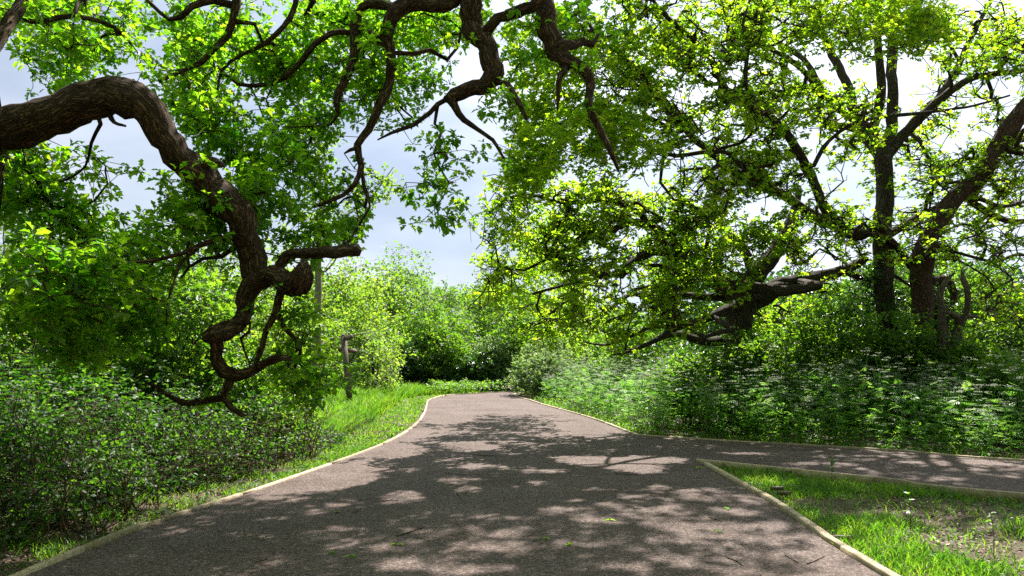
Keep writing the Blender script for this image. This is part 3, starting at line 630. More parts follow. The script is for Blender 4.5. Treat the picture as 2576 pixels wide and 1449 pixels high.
C_spec = [
 (1400, 130, 13, 150, 110, 2.0, 149), (1600, 120, 14, 150, 130, 2.5, 171), (1780, 80, 15, 150, 120, 2.5, 149), (1420, 330, 13, 150, 110, 2.0, 162), (1320, 420, 13, 80, 90, 1.6, 85), (1330, 250, 13, 70, 90, 1.5, 70),
 (1600, 330, 13.5, 150, 110, 2.5, 171), (1800, 300, 15, 130, 110, 2.5, 134), (1950, 250, 16, 120, 110, 3, 172), (1960, 60, 17, 130, 100, 3, 138), (1750, 480, 14.5, 130, 70, 2, 88), (1930, 430, 16, 110, 80, 2, 141),
 (2130, 60, 16, 110, 90, 3, 99), (2250, 70, 15, 120, 90, 2, 118), (2320, 60, 14, 60, 60, 1, 49), (2140, 330, 17, 90, 130, 2.5, 103), (2260, 420, 19, 110, 100, 2.5, 92), (2420, 330, 18, 130, 160, 3, 138), (2450, 120, 18, 110, 120, 3, 103), (2540, 240, 18, 60, 240, 2, 71),
 (2330, 560, 18, 170, 70, 3, 92), (2100, 560, 17, 130, 70, 2, 77), (2500, 480, 18, 100, 90, 3, 81),
 (1650, -160, 13, 420, 130, 3.5, 328), (1300, -130, 13, 160, 120, 2, 127), (2150, -160, 16, 300, 110, 3, 277), (1650, -420, 14, 380, 160, 3.5, 286)]
tips = k.grow(blobs(C_spec, -.3), step=.3, gnarl=.28); tips = np.concatenate([tips, k.shoots(tips, 4, .34)])
k.finish(tip=.0085)
root = empty('oak_tree', (P(2240, 900, D)[0], D, 0)); oak_label(root, 'tall oak whose grey trunk forks high against the sky on the right')
k.build(root, M['bark_grey'], M['twig'], rough=.06)
crown_from(k, tips, 7, .07, .076, T_TRI, M['oak_far'], root)

# D: low spreading oak, trunk half hidden behind the cow parsley
k = Skel(); D = 17.5
k.limb_px([(1872, 1075, D, 50), (1868, 1040, D, 36), (1862, 900, D, 31), (1868, 820, D, 31), (1872, 755, D, 33), (1900, 700, D, 28), (1950, 640, D + .2, 20), (1990, 560, D + .5, 13), (2010, 480, D + .8, 8)], 'trunk', step=.2)
B([(1872, 770, 30), (1930, 735, 24), (1985, 715, 20), (2050, 700, 17), (2120, 680, 13), (2180, 650, 8)])
B([(1985, 722, 18), (1930, 735, 15), (1870, 760, 14), (1815, 785, 12), (1760, 812, 10), (1690, 832, 8), (1640, 862, 6), (1580, 885, 4), (1540, 892, 2)], dd=-.35)
B([(2080, 715, 12), (2020, 726, 13), (1950, 730, 14), (1880, 722, 14), (1830, 715, 12)], d0=16.8)
B([(1858, 850, 16), (1800, 862, 12), (1745, 850, 10), (1700, 836, 8), (1660, 850, 6), (1600, 880, 4)], dd=-.3)
B([(1880, 835, 7), (1840, 830, 7), (1790, 842, 6), (1770, 850, 5), (1760, 862, 3)], d0=16, nm='stub')
B([(1868, 760, 22), (1800, 715, 18), (1745, 690, 15), (1700, 660, 14), (1650, 640, 12), (1600, 655, 9), (1540, 690, 8), (1470, 700, 6), (1400, 720, 4), (1340, 740, 3)], dd=-.45)
B([(1750, 690, 12), (1700, 620, 12), (1650, 580, 11), (1600, 562, 10), (1540, 580, 8), (1480, 600, 6), (1400, 640, 5), (1320, 680, 3)], d0=16.2, dd=-.3)
B([(1650, 580, 9), (1600, 530, 8), (1540, 505, 7), (1470, 512, 6), (1400, 510, 5), (1330, 490, 3), (1270, 500, 2)], d0=15.6, dd=-.3)
B([(1845, 745, 12), (1780, 750, 10), (1700, 745, 8), (1650, 760, 7), (1600, 740, 6), (1560, 760, 5), (1500, 800, 3), (1440, 820, 2)], dd=-.4)
B([(1700, 745, 6), (1690, 700, 5), (1670, 670, 5), (1620, 665, 4), (1560, 640, 3)], d0=16)
B([(1720, 838, 8), (1700, 780, 7), (1690, 740, 6), (1650, 720, 5), (1590, 730, 4)], d0=16)
B([(1760, 812, 7), (1700, 820, 6), (1640, 822, 5), (1580, 850, 4), (1520, 868, 3), (1470, 860, 2)], d0=16)
B([(1900, 710, 16), (1880, 640, 13), (1830, 590, 11), (1790, 540, 9), (1740, 520, 7), (1690, 470, 5)], dd=-.2)
B([(2120, 680, 9), (2180, 700, 7), (2240, 690, 5), (2290, 720, 3)])
D_spec = [
 (1250, 560, 13.5, 80, 60, 1.5, 51), (1240, 700, 15, 75, 80, 1.6, 81), (1370, 590, 16, 110, 90, 3, 128), (1370, 720, 18, 110, 90, 3.5, 152), (1330, 470, 15, 90, 60, 2, 58), (1280, 640, 21, 80, 70, 2.5, 81), (1420, 600, 22, 100, 80, 2.5, 70), (1500, 520, 14.5, 120, 80, 2, 105), (1480, 650, 14.5, 120, 90, 2, 110), (1480, 770, 14.5, 110, 60, 2, 70),
 (1640, 560, 15.5, 110, 80, 2, 93), (1640, 700, 15.5, 120, 80, 2, 93), (1780, 600, 16, 130, 90, 2, 105), (1950, 600, 16.5, 130, 90, 2, 74), (1820, 700, 15.4, 130, 50, 1, 29), (2080, 640, 16.8, 130, 70, 2, 41), (1700, 800, 15, 90, 40, 1, 16), (1960, 790, 18.5, 130, 50, 1, 46), (1560, 850, 14.5, 70, 25, .8, 9), (2010, 740, 16.8, 80, 30, 1, 16), (1350, 820, 14, 90, 30, 1, 29)]
tips = k.grow(blobs(D_spec, -.4), step=.3, gnarl=.3); tips = np.concatenate([tips, k.shoots(tips, 4, .32)])
k.finish(tip=.0085)
root = empty('oak_tree', (P(1870, 900, D)[0], D, 0)); oak_label(root, 'wide low oak with dark nearly level branches reaching left over the cow parsley')
k.build(root, M['bark_grey'], M['twig'], rough=.06)
crown_from(k, tips, 7, .07, .076, T_TRI, M['oak_far'], root)

# E: leaning oak at the right edge
k = Skel(); D = 16.5
k.limb_px([(2335, 1085, D, 44), (2330, 1040, D, 32), (2322, 880, D, 26), (2325, 760, D, 25), (2322, 660, D, 27), (2345, 590, D, 22), (2400, 505, D, 21), (2460, 455, D, 21), (2500, 400, D, 20), (2525, 355, D, 20), (2580, 275, D, 20), (2650, 200, D, 18), (2720, 60, D, 12)], 'trunk', step=.2)
B([(2512, 375, 18), (2550, 348, 17), (2610, 340, 15), (2700, 320, 10)])
B([(2325, 720, 14), (2370, 700, 12), (2400, 740, 9), (2380, 800, 8), (2350, 840, 6)])
B([(2322, 700, 13), (2270, 640, 9), (2230, 600, 8), (2180, 590, 6)], dd=-.2)
B([(2420, 490, 10), (2500, 545, 8), (2560, 560, 7), (2640, 540, 5)], dd=-.2)
B([(2440, 640, 4), (2500, 660, 4), (2560, 640, 4), (2620, 650, 3)], d0=16)
E_spec = [(2400, 600, 16.5, 130, 60, 2, 85), (2520, 620, 16, 90, 120, 2, 102), (2540, 420, 16.5, 90, 80, 2, 51), (2400, 430, 16.5, 80, 60, 1.5, 34), (2560, 130, 16, 70, 120, 2, 34), (2540, 760, 16, 70, 70, 1.5, 51), (2280, 640, 16, 80, 50, 1.5, 40), (2700, 300, 16, 80, 200, 2, 68)]
tips = k.grow(blobs(E_spec, -.2), step=.3, gnarl=.28); tips = np.concatenate([tips, k.shoots(tips, 4, .32)])
k.finish(tip=.0085)
root = empty('oak_tree', (P(2335, 900, D)[0], D, 0)); oak_label(root, 'oak with a leaning brown trunk that rises out of ivy at the right edge')
k.build(root, M['bark'], M['twig'], rough=.06)
crown_from(k, tips, 5, .07, .078, T_TRI, M['oak_far'], root)
# F: twisted dead tree
k = Skel()
k.limb_px([(2385, 1080, 15.5, 22), (2380, 960, 15.5, 17), (2372, 880, 15.5, 13), (2362, 800, 15.5, 10), (2364, 735, 15.5, 8), (2380, 702, 15.5, 6), (2398, 690, 15.5, 3)], 'trunk', step=.1)
k.limb_px([(2380, 900, 15.5, 11), (2405, 855, 15.4, 11), (2416, 820, 15.3, 10), (2398, 796, 15.2, 7), (2378, 786, 15.1, 3)], 'limb', step=.1)
k.limb_px([(2412, 825, 15.3, 9), (2432, 780, 15.1, 7), (2436, 740, 15.0, 7), (2426, 705, 15.0, 6), (2420, 682, 15.0, 3)], 'limb', step=.1)
k.limb_px([(2412, 800, 15.3, 6), (2445, 795, 15.2, 4), (2475, 802, 15.1, 2)], 'limb', step=.1)
k.finish()
root = empty('dead_tree', (P(2385, 900, 15.5)[0], 15.5, 0)); tag(root, 'twisted leafless dead tree with bleached hooked branches behind the cow parsley', 'dead tree')
k.build(root, M['dead'], M['dead'], rough=.12)

# ------------------------------------------------------------------ young trees, shrubs, hedges
def stemtree(name, label, cat, base, pts, spec, leafm, bark, size, per=7, extra=3, ext=.3, T=T_TRI, group=None, tip=.004, spread=.1, gnarl=.12, up=.7, flower=None):
    k = Skel()
    for q in pts: k.limb_px(q, 'trunk' if q is pts[0] else 'limb', step=.25)
    tips = k.grow(blobs(spec), step=.35, gnarl=gnarl); tips = np.concatenate([tips, k.shoots(tips, extra, ext)]); k.finish(tip=tip)
    root = empty(name, (*base, 0)); tag(root, label, cat, group)
    k.build(root, bark, M['twig'], rough=.03)
    crown_from(k, tips, per, spread, size, T, leafm, root, up=up)
    if flower: crown_from(k, tips, flower, .25, .05, T_DIA, M['flower'], root, name='blossom')
    return root
stemtree('young_tree', 'slim young tree with a straight pale trunk behind the fingerpost', 'tree', (P(802, 0, 21)[0], 21),
    [[(800, 1062, 21, 11), (798, 900, 21, 9.5), (799, 760, 21, 9), (800, 640, 21, 8), (806, 500, 21, 5), (800, 380, 21, 3.5), (812, 250, 21, 2)],
     [(802, 875, 21, 2), (830, 852, 21.8, 1.6), (890, 843, 22.4, 1.4), (950, 832, 22.8, 1.1), (985, 812, 23, .8)], [(797, 875, 21, 1.8), (765, 855, 21, 1.4), (720, 840, 21, 2), (690, 830, 21, 1)],
     [(800, 700, 21, 3), (840, 660, 21, 2), (870, 600, 21, 1.5)], [(800, 640, 21, 3), (850, 560, 21, 2), (930, 500, 21, 2), (990, 420, 21, 1)]],
    [(850, 520, 21, 90, 90, 1.5, 26), (960, 470, 21, 60, 60, 1, 12), (800, 330, 21, 60, 100, 1.5, 24), (760, 600, 21, 70, 80, 1.5, 16), (760, 820, 21, 80, 70, 1.5, 14), (900, 800, 23.5, 80, 40, 1, 12)],
    M['yellow'], M['birch'], .085, per=6)
def shrub(label, name='shrub', cat='shrub', px=0, top=0, d=10, hx=100, hd=1.5, n=120, leaf='bush', size=.07, per=9, spread=.16, T=T_TRI, extra=4, ext=.35, stems=5, bark='twig', base_z=None, flower=None, fat=1.0, up=.6, group='shrubs and bushes round the clearing', flsz=.05, sr=1.0):
    """multi-stemmed bush with an uneven domed outline, px centre, py of the top, half width in px at depth d"""
    c = P(px, 900, d); ztop = P(px, top, d)[2]; rx = hx * d / F; gz0 = float(gz(c[0], d))
    k = Skel()
    for i in range(stems):
        a = rng.uniform(0, 6.28); q = rng.uniform(.1, .45)
        b = np.array([c[0] + .15 * math.cos(a), d + .15 * math.sin(a), gz0 - .05]); e = np.array([c[0] + rx * q * math.cos(a), d + hd * q * math.sin(a), gz0 + (ztop - gz0) * rng.uniform(.45, .7)])
        if sr < 1:
            o_ = np.array([rng.uniform(-.8, .8) * rx, rng.uniform(-.8, .8) * hd, 0]); b = np.array([c[0], d, gz0 - .03]) + o_
            e = b + np.array([rng.normal(0, .35), rng.normal(0, .2), (ztop - gz0) * rng.uniform(.3, .95)])
        m = (b + e) / 2 + rng.normal(0, .12 if sr == 1 else .07, 3)
        r = (.012 + .008 * (ztop - gz0)) * sr
        k.limb_w([(*b, r), (*m, r * .75), (*e, r * .4)], 'stem', step=.25, wig=.02, join=False)
    lob = rng.uniform(0, 6.28, 6)
    pts = []
    while len(pts) < n:
        u = norm(rng.normal(size=3)) * rng.uniform(.25, 1) ** .4; u[2] = abs(u[2]) * 1.0 if rng.random() < .8 else -abs(u[2]) * .2
        az = math.atan2(u[1], u[0]); s_ = 1 + .16 * math.sin(3 * az + lob[0] + 4 * u[2]) + .12 * math.sin(5 * az + lob[1] + 7 * u[2]) 
        u = u * s_
        H = ztop - gz0
        z = gz0 + H * (.25 + .70 * u[2]) if u[2] > 0 else gz0 + H * .25 * (1 + u[2] * 3)
        if z < gz0 + .05: z = gz0 + rng.uniform(.05, .3)
        pts.append((c[0] + rx * u[0] * fat, d + hd * u[1], z))
    tips = k.grow(np.array(pts), step=.35, gnarl=.16); tips = np.concatenate([tips, k.shoots(tips, extra, ext)]); k.finish(tip=.004)
    root = empty(name, (c[0], d, gz0)); tag(root, label, cat, group)
    k.build(root, M[bark], M['twig'], rough=.03)
    crown_from(k, tips, per, spread, size, T, M[leaf], root, up=up)
    if flower: crown_from(k, tips, flower, .25, flsz, T_DIA, M['flower'], root, name='blossom')
    return root
# left, behind the brambles
SH = [
 dict(label='tall leafy shrub standing furthest left behind the brambles, sky above it', px=-40, top=620, d=13, hx=150, hd=1.8, n=150, leaf='bush'),
 dict(label='fresh green shrub showing through the hanging branches of the left oak', px=190, top=520, d=13.5, hx=150, hd=2, n=210, leaf='bush', size=.075),
 dict(label='broad bright shrub directly behind the thick diagonal limb', px=430, top=580, d=13, hx=160, hd=2, n=210, leaf='bush', size=.075),
 dict(label='yellow green shrub between the diagonal limb and the slim pale trunk', px=640, top=600, d=15.5, hx=130, hd=2, n=180, leaf='yellow', size=.065),
 dict(label='low leafy bush at the left end of the long grass', px=650, top=850, d=12.2, hx=90, hd=.9, n=70, leaf='bush', size=.07),
 dict(label='loose pale shrub immediately left of the fingerpost', px=740, top=720, d=23, hx=120, hd=2, n=150, leaf='yellow', size=.08),
 dict(label='sunlit yellow green tree rising behind the fingerpost', name='broadleaf_tree', cat='tree', px=860, top=645, d=29, hx=130, hd=3, n=230, leaf='yellow', size=.10, ext=.5, spread=.3),
 dict(label='flowering hawthorn with pale cream blossom right of the fingerpost', name='hawthorn_bush', cat='hawthorn', px=930, top=800, d=27, hx=70, hd=2, n=100, leaf='yellow', size=.08, flower=8),
 dict(label='tall thin crowned tree showing at the skyline in the gap above the path', name='broadleaf_tree', cat='tree', px=1020, top=632, d=44, hx=120, hd=4, n=230, leaf='bush', size=.13, ext=.7, spread=.4, per=7, extra=3),
 dict(label='cream flowering hawthorn high behind the dark bush at the bend', name='hawthorn_bush', cat='hawthorn', px=1095, top=705, d=39, hx=85, hd=2.5, n=130, leaf='bush', size=.10, flower=7, flsz=.08, ext=.6),
 dict(label='tall green tree whose crown meets the skyline left of the gap above the path', name='broadleaf_tree', cat='tree', px=940, top=672, d=41, hx=90, hd=3, n=190, leaf='yellow', size=.13, ext=.6, spread=.35),
 dict(label='large deep green bush at the bend, straight above the path end', px=1075, top=785, d=36.5, hx=125, hd=2.2, n=260, leaf='bush', size=.11, ext=.45, spread=.3),
 dict(label='deep green bush standing at the edge of the long grass', px=985, top=835, d=35, hx=75, hd=1.8, n=140, leaf='dark', size=.10, ext=.4),
 dict(label='greyish willow bush leaning over the far end of the path', px=1240, top=835, d=36.8, hx=80, hd=2, n=120, leaf='pale', size=.10, ext=.4),
 dict(label='dark low bush filling the bend below the greyish willow', px=1180, top=885, d=35.6, hx=100, hd=1.4, n=150, leaf='dark', size=.10, ext=.35),
 dict(label='mid green tree behind the greyish willow bush', name='broadleaf_tree', cat='tree', px=1250, top=690, d=46, hx=130, hd=4, n=220, leaf='bush', size=.14, ext=.7, spread=.4),
 dict(label='grey green bush just right of where the path ends', px=1370, top=860, d=30, hx=75, hd=2, n=140, leaf='pale', size=.09, ext=.35),
 dict(label='yellowing shrub seen under the lowest oak branches', px=1450, top=800, d=34, hx=110, hd=3, n=180, leaf='yellow', size=.11, ext=.45),
 dict(label='dense green shrub left of the half hidden oak trunk', px=1610, top=790, d=25, hx=130, hd=2, n=220, leaf='bush', size=.09, ext=.4),
 dict(label='dark hollow bush behind the half hidden oak trunk', px=1790, top=850, d=22, hx=130, hd=1.6, n=180, leaf='dark', size=.085, ext=.35),
 dict(label='green elder between the two big trunks on the right', px=2010, top=780, d=20, hx=130, hd=1.6, n=220, leaf='bush', size=.08, ext=.35),
 dict(label='tall ivy thicket climbing round the grey forked trunk', name='ivy_thicket', cat='ivy', px=2200, top=650, d=18.6, hx=110, hd=1.3, n=240, leaf='dark', size=.08, ext=.3),
 dict(label='ivy growth climbing up the leaning brown trunk', name='ivy_thicket', cat='ivy', px=2330, top=690, d=17.6, hx=60, hd=.9, n=140, leaf='dark', size=.075, ext=.25),
 dict(label='shrub with pale flower heads at the right edge behind the cow parsley', px=2520, top=700, d=18.5, hx=120, hd=1.8, n=220, leaf='bush', size=.08, ext=.4, flower=4),
 dict(label='dark shrub at the right edge just beyond the side path', px=2540, top=880, d=14, hx=110, hd=1.0, n=130, leaf='bush', size=.065, ext=.3),
 dict(label='leafy elder hiding the foot of the half hidden oak trunk', px=1900, top=830, d=16.2, hx=110, hd=.9, n=150, leaf='bush', size=.07, ext=.3),
 dict(label='green bush under the level boughs, left of the half hidden trunk', px=1740, top=880, d=17.5, hx=90, hd=.9, n=110, leaf='bush', size=.07, ext=.3),
 dict(label='broad bright bush in front of the grey forked trunk', px=2110, top=760, d=16.8, hx=130, hd=1.0, n=220, leaf='bush', size=.07, ext=.3),
 dict(label='ivy covered bush covering the foot of the leaning trunk', name='ivy_thicket', cat='ivy', px=2290, top=800, d=15.9, hx=90, hd=.8, n=150, leaf='bush', size=.07, ext=.28),
 dict(label='green bush right of the leaning trunk foot', px=2440, top=850, d=15.0, hx=80, hd=.8, n=130, leaf='bush', size=.065, ext=.28),
 dict(label='bright shrub between the greyish willow and the yellowing shrub', px=1320, top=760, d=37, hx=90, hd=2, n=170, leaf='bush', size=.10, ext=.45),
 dict(label='tall leafy growth reaching up between the forked trunk and the leaning trunk', px=2270, top=640, d=19.6, hx=90, hd=1.2, n=190, leaf='bush', size=.08, ext=.35),
 dict(label='high green shrub behind the hooked dead branches', px=2460, top=620, d=20.5, hx=130, hd=1.6, n=240, leaf='bush', size=.085, ext=.4),
 dict(label='leafy shrub filling the space left of the grey forked trunk', px=2060, top=690, d=20.5, hx=110, hd=1.4, n=190, leaf='bush', size=.085, ext=.4),
 dict(label='rounded green shrub behind the dead tree', px=2400, top=800, d=19.5, hx=100, hd=1.5, n=150, leaf='bush', size=.08, ext=.35),
]
for q in SH: shrub(**q)
for px, top, d, hx, hd, n, lf, lb in [
  (40, 935, 7.6, 190, .6, 110, 'bramble', 'tangled bramble thicket with arching brown stems furthest left of the bank'),
  (290, 950, 8.6, 170, .6, 110, 'bramble', 'twiggy bramble thicket below the hanging leaves of the left oak'),
  (470, 985, 9.2, 120, .6, 80, 'bramble', 'brown twiggy thicket directly under the lowest fork of the twisted branch'),
  (620, 985, 10.2, 110, .6, 80, 'bramble', 'open twiggy thicket right of the twisted branch'),
  (150, 1080, 6.6, 150, .4, 60, 'bramble', 'low bramble clump with bare stems in the left foreground'),
  (330, 1090, 7.6, 110, .35, 55, 'bramble', 'low bramble clump nearest the left edging'),
  (745, 940, 11.5, 80, .6, 55, 'bush', 'small leafy thicket between the twisted branch and the long grass'),
  (0, 800, 10.5, 150, .9, 90, 'bush', 'taller green thicket behind the bramble bank at the left edge')]:
    shrub(lb, name='bramble_thicket', cat='bramble', px=px, top=top, d=d, hx=hx, hd=hd, n=n, leaf=lf, size=.052, T=T_OVAL, per=4, spread=.08, extra=3, ext=.17, stems=40, sr=.30, bark='stem', group='bramble thickets on the left bank')
# wispy pale sapling far left
stemtree('young_tree', 'wispy grey green sapling with upright bare twigs at the far left', 'tree', (P(60, 0, 24)[0], 24),
    [[(55, 1060, 24, 7), (55, 850, 24, 5), (60, 650, 24, 3), (65, 490, 24, 1)], [(55, 800, 24, 3), (100, 650, 24, 2), (105, 520, 24, 1)], [(55, 800, 24, 3), (10, 620, 24, 2), (20, 500, 24, 1)]],
    [(60, 600, 24, 80, 110, 1.5, 70), (20, 700, 24, 100, 90, 1.5, 60)], M['pale'], M['birch'], .07, per=5, extra=2)
# woods closing the view
def wood(name, label, x0, x1, y0, h, n, leaf, size, hd=5):
    t = rng.random(n); cx = x0 + (x1 - x0) * t
    hh = h * (1 + .16 * np.sin(t * 19 + 1) + .1 * np.sin(t * 43)) 
    c = np.stack([cx, y0 + hd * rng.random(n), hh * rng.random(n) ** .8], -1)
    pos, d, nr, sz, ti = clusters(c, 11, .55, size, up=.6)
    tag(link(name, leafmesh(name, pos, d, nr, sz, T_TRI, ti), M[leaf]), label, 'woodland', kind='stuff')
wood('far_wood', 'distant green wood closing the view behind the clearing', -60, 70, 52, 6.0, 9000, 'bush', .22)
wood('far_wood', 'shaded wood edge beyond the shrubs on the left', -32, -12, 27, 4.6, 3000, 'bush', .15, 4)
wood('far_wood', 'shaded wood edge beyond the oaks on the right', 6, 40, 30, 5.2, 5200, 'dark', .17, 5)

# ------------------------------------------------------------------ undergrowth
def dist_poly(x, y, pl):
    """distance to an open polyline"""
    x = np.asarray(x); y = np.asarray(y); best = np.full(x.shape, 1e9)
    for (x1, y1), (x2, y2) in zip(pl[:-1], pl[1:]):
        dx, dy = x2 - x1, y2 - y1; t = np.clip(((x - x1) * dx + (y - y1) * dy) / (dx * dx + dy * dy), 0, 1)
        best = np.minimum(best, np.hypot(x - x1 - t * dx, y - y1 - t * dy))
    return best
def fld(x, y, s=1.0, ph=0.0):
    x = x * s; y = y * s
    return .5 + .25 * (np.sin(1.7 * x + 1.1 * y + ph) * np.sin(1.3 * y - .7 * x + 2 + ph) + .6 * np.sin(3.9 * x - 2.3 * y + ph) * np.sin(3.1 * y + 1.9 * x) + .4 * np.sin(8.3 * x + 5.1 * y) * np.sin(7.1 * y - 6 * x + ph))
def scat(n, x0, x1, y0, y1, keep, near=True):
    """points over a rectangle, more of them where the camera is near"""
    y = y0 + (y1 - y0) * rng.random(n) ** (1.35 if near else 1); x = rng.uniform(x0, x1, n)
    m = keep(x, y); return x[m], y[m]
PATH_C = poly
def off_path(x, y): return ~inside(x, y, PATH_C)
ENDX = W_LEFT
def up_leaf(n, tilt=.55): return np.array([0, 0, 1.0]) + rnd_unit(n) * tilt
def flatdir(n, lift=.15):
    a = rng.uniform(0, 2 * np.pi, n); return np.stack([np.cos(a), np.sin(a), rng.normal(lift, .3, n)], -1)
def arcs(name, base, length, lean, r, mat, parent=None, n=7, droop=.6):
    """thin arching stems as three sided tubes, one object"""
    m = len(base); a = rng.uniform(0, 2 * np.pi, m); t = np.linspace(0, 1, n)
    h = np.stack([np.cos(a), np.sin(a)], -1)
    x = base[:, None, 0] + h[:, None, 0] * (length * lean)[:, None] * t[None] ** 1.4
    y = base[:, None, 1] + h[:, None, 1] * (length * lean)[:, None] * t[None] ** 1.4
    z = base[:, None, 2] + length[:, None] * (t - droop * t * t)[None]
    C = np.stack([x, y, z], -1) + rng.normal(0, .008, (m, n, 3)); R = r[:, None] * (1 - .75 * t)[None]
    sd = np.stack([-h[:, 1], h[:, 0], np.zeros(m)], -1)[:, None]; up = np.stack([h[:, 0] * -.4, h[:, 1] * -.4, np.full(m, .9)], -1)[:, None]
    V = np.stack([C + sd * R[..., None], C - sd * R[..., None], C + up * R[..., None]], 2).reshape(-1, 3)
    i = np.arange(m * n * 3).reshape(m, n, 3); j = np.roll(i, -1, 2)
    Q = np.stack([i[:, :-1], j[:, :-1], j[:, 1:], i[:, 1:]], -1).reshape(-1, 4)
    return C, link(name, mesh_np(name, V, Q, attr=V), mat, parent)

# brambles on the left
dl = lambda x, y: dist_poly(x, y, W_LEFT)
def left_zone(x, y): return off_path(x, y) & (x < 0)
VERGE = lambda x, y: .55 + .35 * fld(x, y, .8, 1)
def bram_h(x, y):
    e = dl(x, y) - VERGE(x, y)
    h = np.clip(e * 1.0, 0, 1) * (.25 + .85 * fld(x, y, 1.5)) + np.clip((e - .8) * .34, 0, .75) * (.35 + 1.0 * fld(x, y, .8, 4))
    return h * np.clip((15.5 - y) / 2.5, 0, 1)
kz = lambda x, y: left_zone(x, y) & (bram_h(x, y) > .06) & (x > -.75 * y - 1.2) & (rng.random(x.shape) < np.clip((fld(x, y, 2.6, 3) - .30) * 3.5, .10, 1))
x, y = scat(95000, -14, -2.5, 3.2, 15.5, kz)
hz = bram_h(x, y); z = gz(x, y) + hz * rng.random(len(x)) ** .6 + .02
c = np.stack([x, y, z], -1); n = len(c)
heading = flatdir(n, .1); R_ = []
for a in (0, 1.15, -1.15):
    ca, sa = math.cos(a), math.sin(a); R_.append(np.stack([heading[:, 0] * ca - heading[:, 1] * sa, heading[:, 0] * sa + heading[:, 1] * ca, heading[:, 2]], -1))
nr = up_leaf(n, 1.0); ts = np.clip(rng.normal(.45, .25, n) + (fld(x, y, 1.5, 8) - .5), 0, 1); sz = rng.uniform(.03, .07, n) * (.8 + .7 * fld(x, y, 1.1, 4))
brn = leafmesh('brambles', np.vstack([c] * 3), np.vstack(R_), np.vstack([nr] * 3), np.concatenate([sz * 1.15, sz, sz]), T_OVAL, np.concatenate([ts] * 3))
tag(link('brambles', brn, M['bramble']), 'dense low brambles and nettles under the left oak', 'undergrowth', kind='stuff')
x, y = scat(5200, -13, -3, 3.6, 15, lambda x, y: kz(x, y))
C_, o = arcs('bramble_stems', np.stack([x, y, gz(x, y)], -1), (.3 + 1.3 * bram_h(x, y)) * rng.uniform(.6, 1.3, len(x)), rng.uniform(.1, .9, len(x)), rng.uniform(.002, .006, len(x)), M['twig'], droop=.35)
tag(o, 'tangle of thin dark bramble stems under the left oak', 'undergrowth', kind='stuff')
x, y = scat(5200, -13, -3, 3.6, 17, lambda x, y: left_zone(x, y) & (dl(x, y) > .5) & (fld(x, y, .9, 6) > .36))
C_, o = arcs('dry_stems', np.stack([x, y, gz(x, y)], -1), rng.uniform(.3, 1.1, len(x)) + bram_h(x, y) * .5, rng.uniform(.2, 1.8, len(x)), rng.uniform(.002, .005, len(x)), M['straw'], droop=.7)
tag(o, 'pale dry broken stems lying among the brambles', 'undergrowth', kind='stuff')

# dead leaves and bits
def litter(name, label, n, x0, x1, y0, y1, keep, s0, s1, mat='litter', lift=.008, T=T_OVAL, on=None):
    x, y = scat(n, x0, x1, y0, y1, keep); m = len(x); z = (gz(x, y) if on is None else np.full(m, on)) + lift + rng.random(m) * lift * 1.5
    d = flatdir(m, 0) * [1, 1, .3]
    tag(link(name, leafmesh(name, np.stack([x, y, z], -1), d, up_leaf(m, .35), rng.uniform(s0, s1, m), T, rng.random(m)), M[mat]), label, 'litter', kind='stuff')
litter('leaf_litter', 'brown dead leaves under the brambles and along the left verge', 80000, -12, -2, 3.2, 16, lambda x, y: left_zone(x, y) & (dl(x, y) > .08) & (rng.random(x.shape) < fld(x, y, 1.4, 2) + .2), .02, .07)
litter('leaf_litter', 'brown dead leaves and bark chips on the bare part of the triangle', 36000, 2.4, 12, 3.5, 11, lambda x, y: inside(x, y, ISL) & (rng.random(x.shape) < fld(x, y, 1.1, 5) * 1.2) & (x > 3.3 + (y - 5) * -.1), .02, .06)
litter('path_litter', 'brown catkins and leaf crumbs scattered over the path', 26000, -5, 9, 3.6, 24, lambda x, y: inside(x, y, PATH_C) & (rng.random(x.shape) < .25 + .75 * fld(x, y, 1.0, 9)), .006, .02, lift=.003, on=0)
litter('path_litter', 'dark crumbs along the foot of the edging', 9000, -4, 4, 4, 12, lambda x, y: inside(x, y, PATH_C) & (np.minimum(dl(x, y), dist_poly(x, y, W_IN)) < .10), .008, .022, lift=.004, on=0)
litter('path_litter', 'pale grit lying between the left edging and the grass', 5000, -4.5, -2, 4, 14, lambda x, y: left_zone(x, y) & (dl(x, y) < .22), .010, .03, mat='straw')
sel = lambda x, y: (np.minimum(dist_poly(x, y, [(a - .035, b) for a, b in W_LEFT]), dist_poly(x, y, [(a + .035, b) for a, b in W_IN])) < .035)
litter('board_crumbs', 'dark crumbs of dirt lying on the timber edging', 30000, -3.7, 3, 4, 10, sel, .007, .018, lift=.0, on=.037)

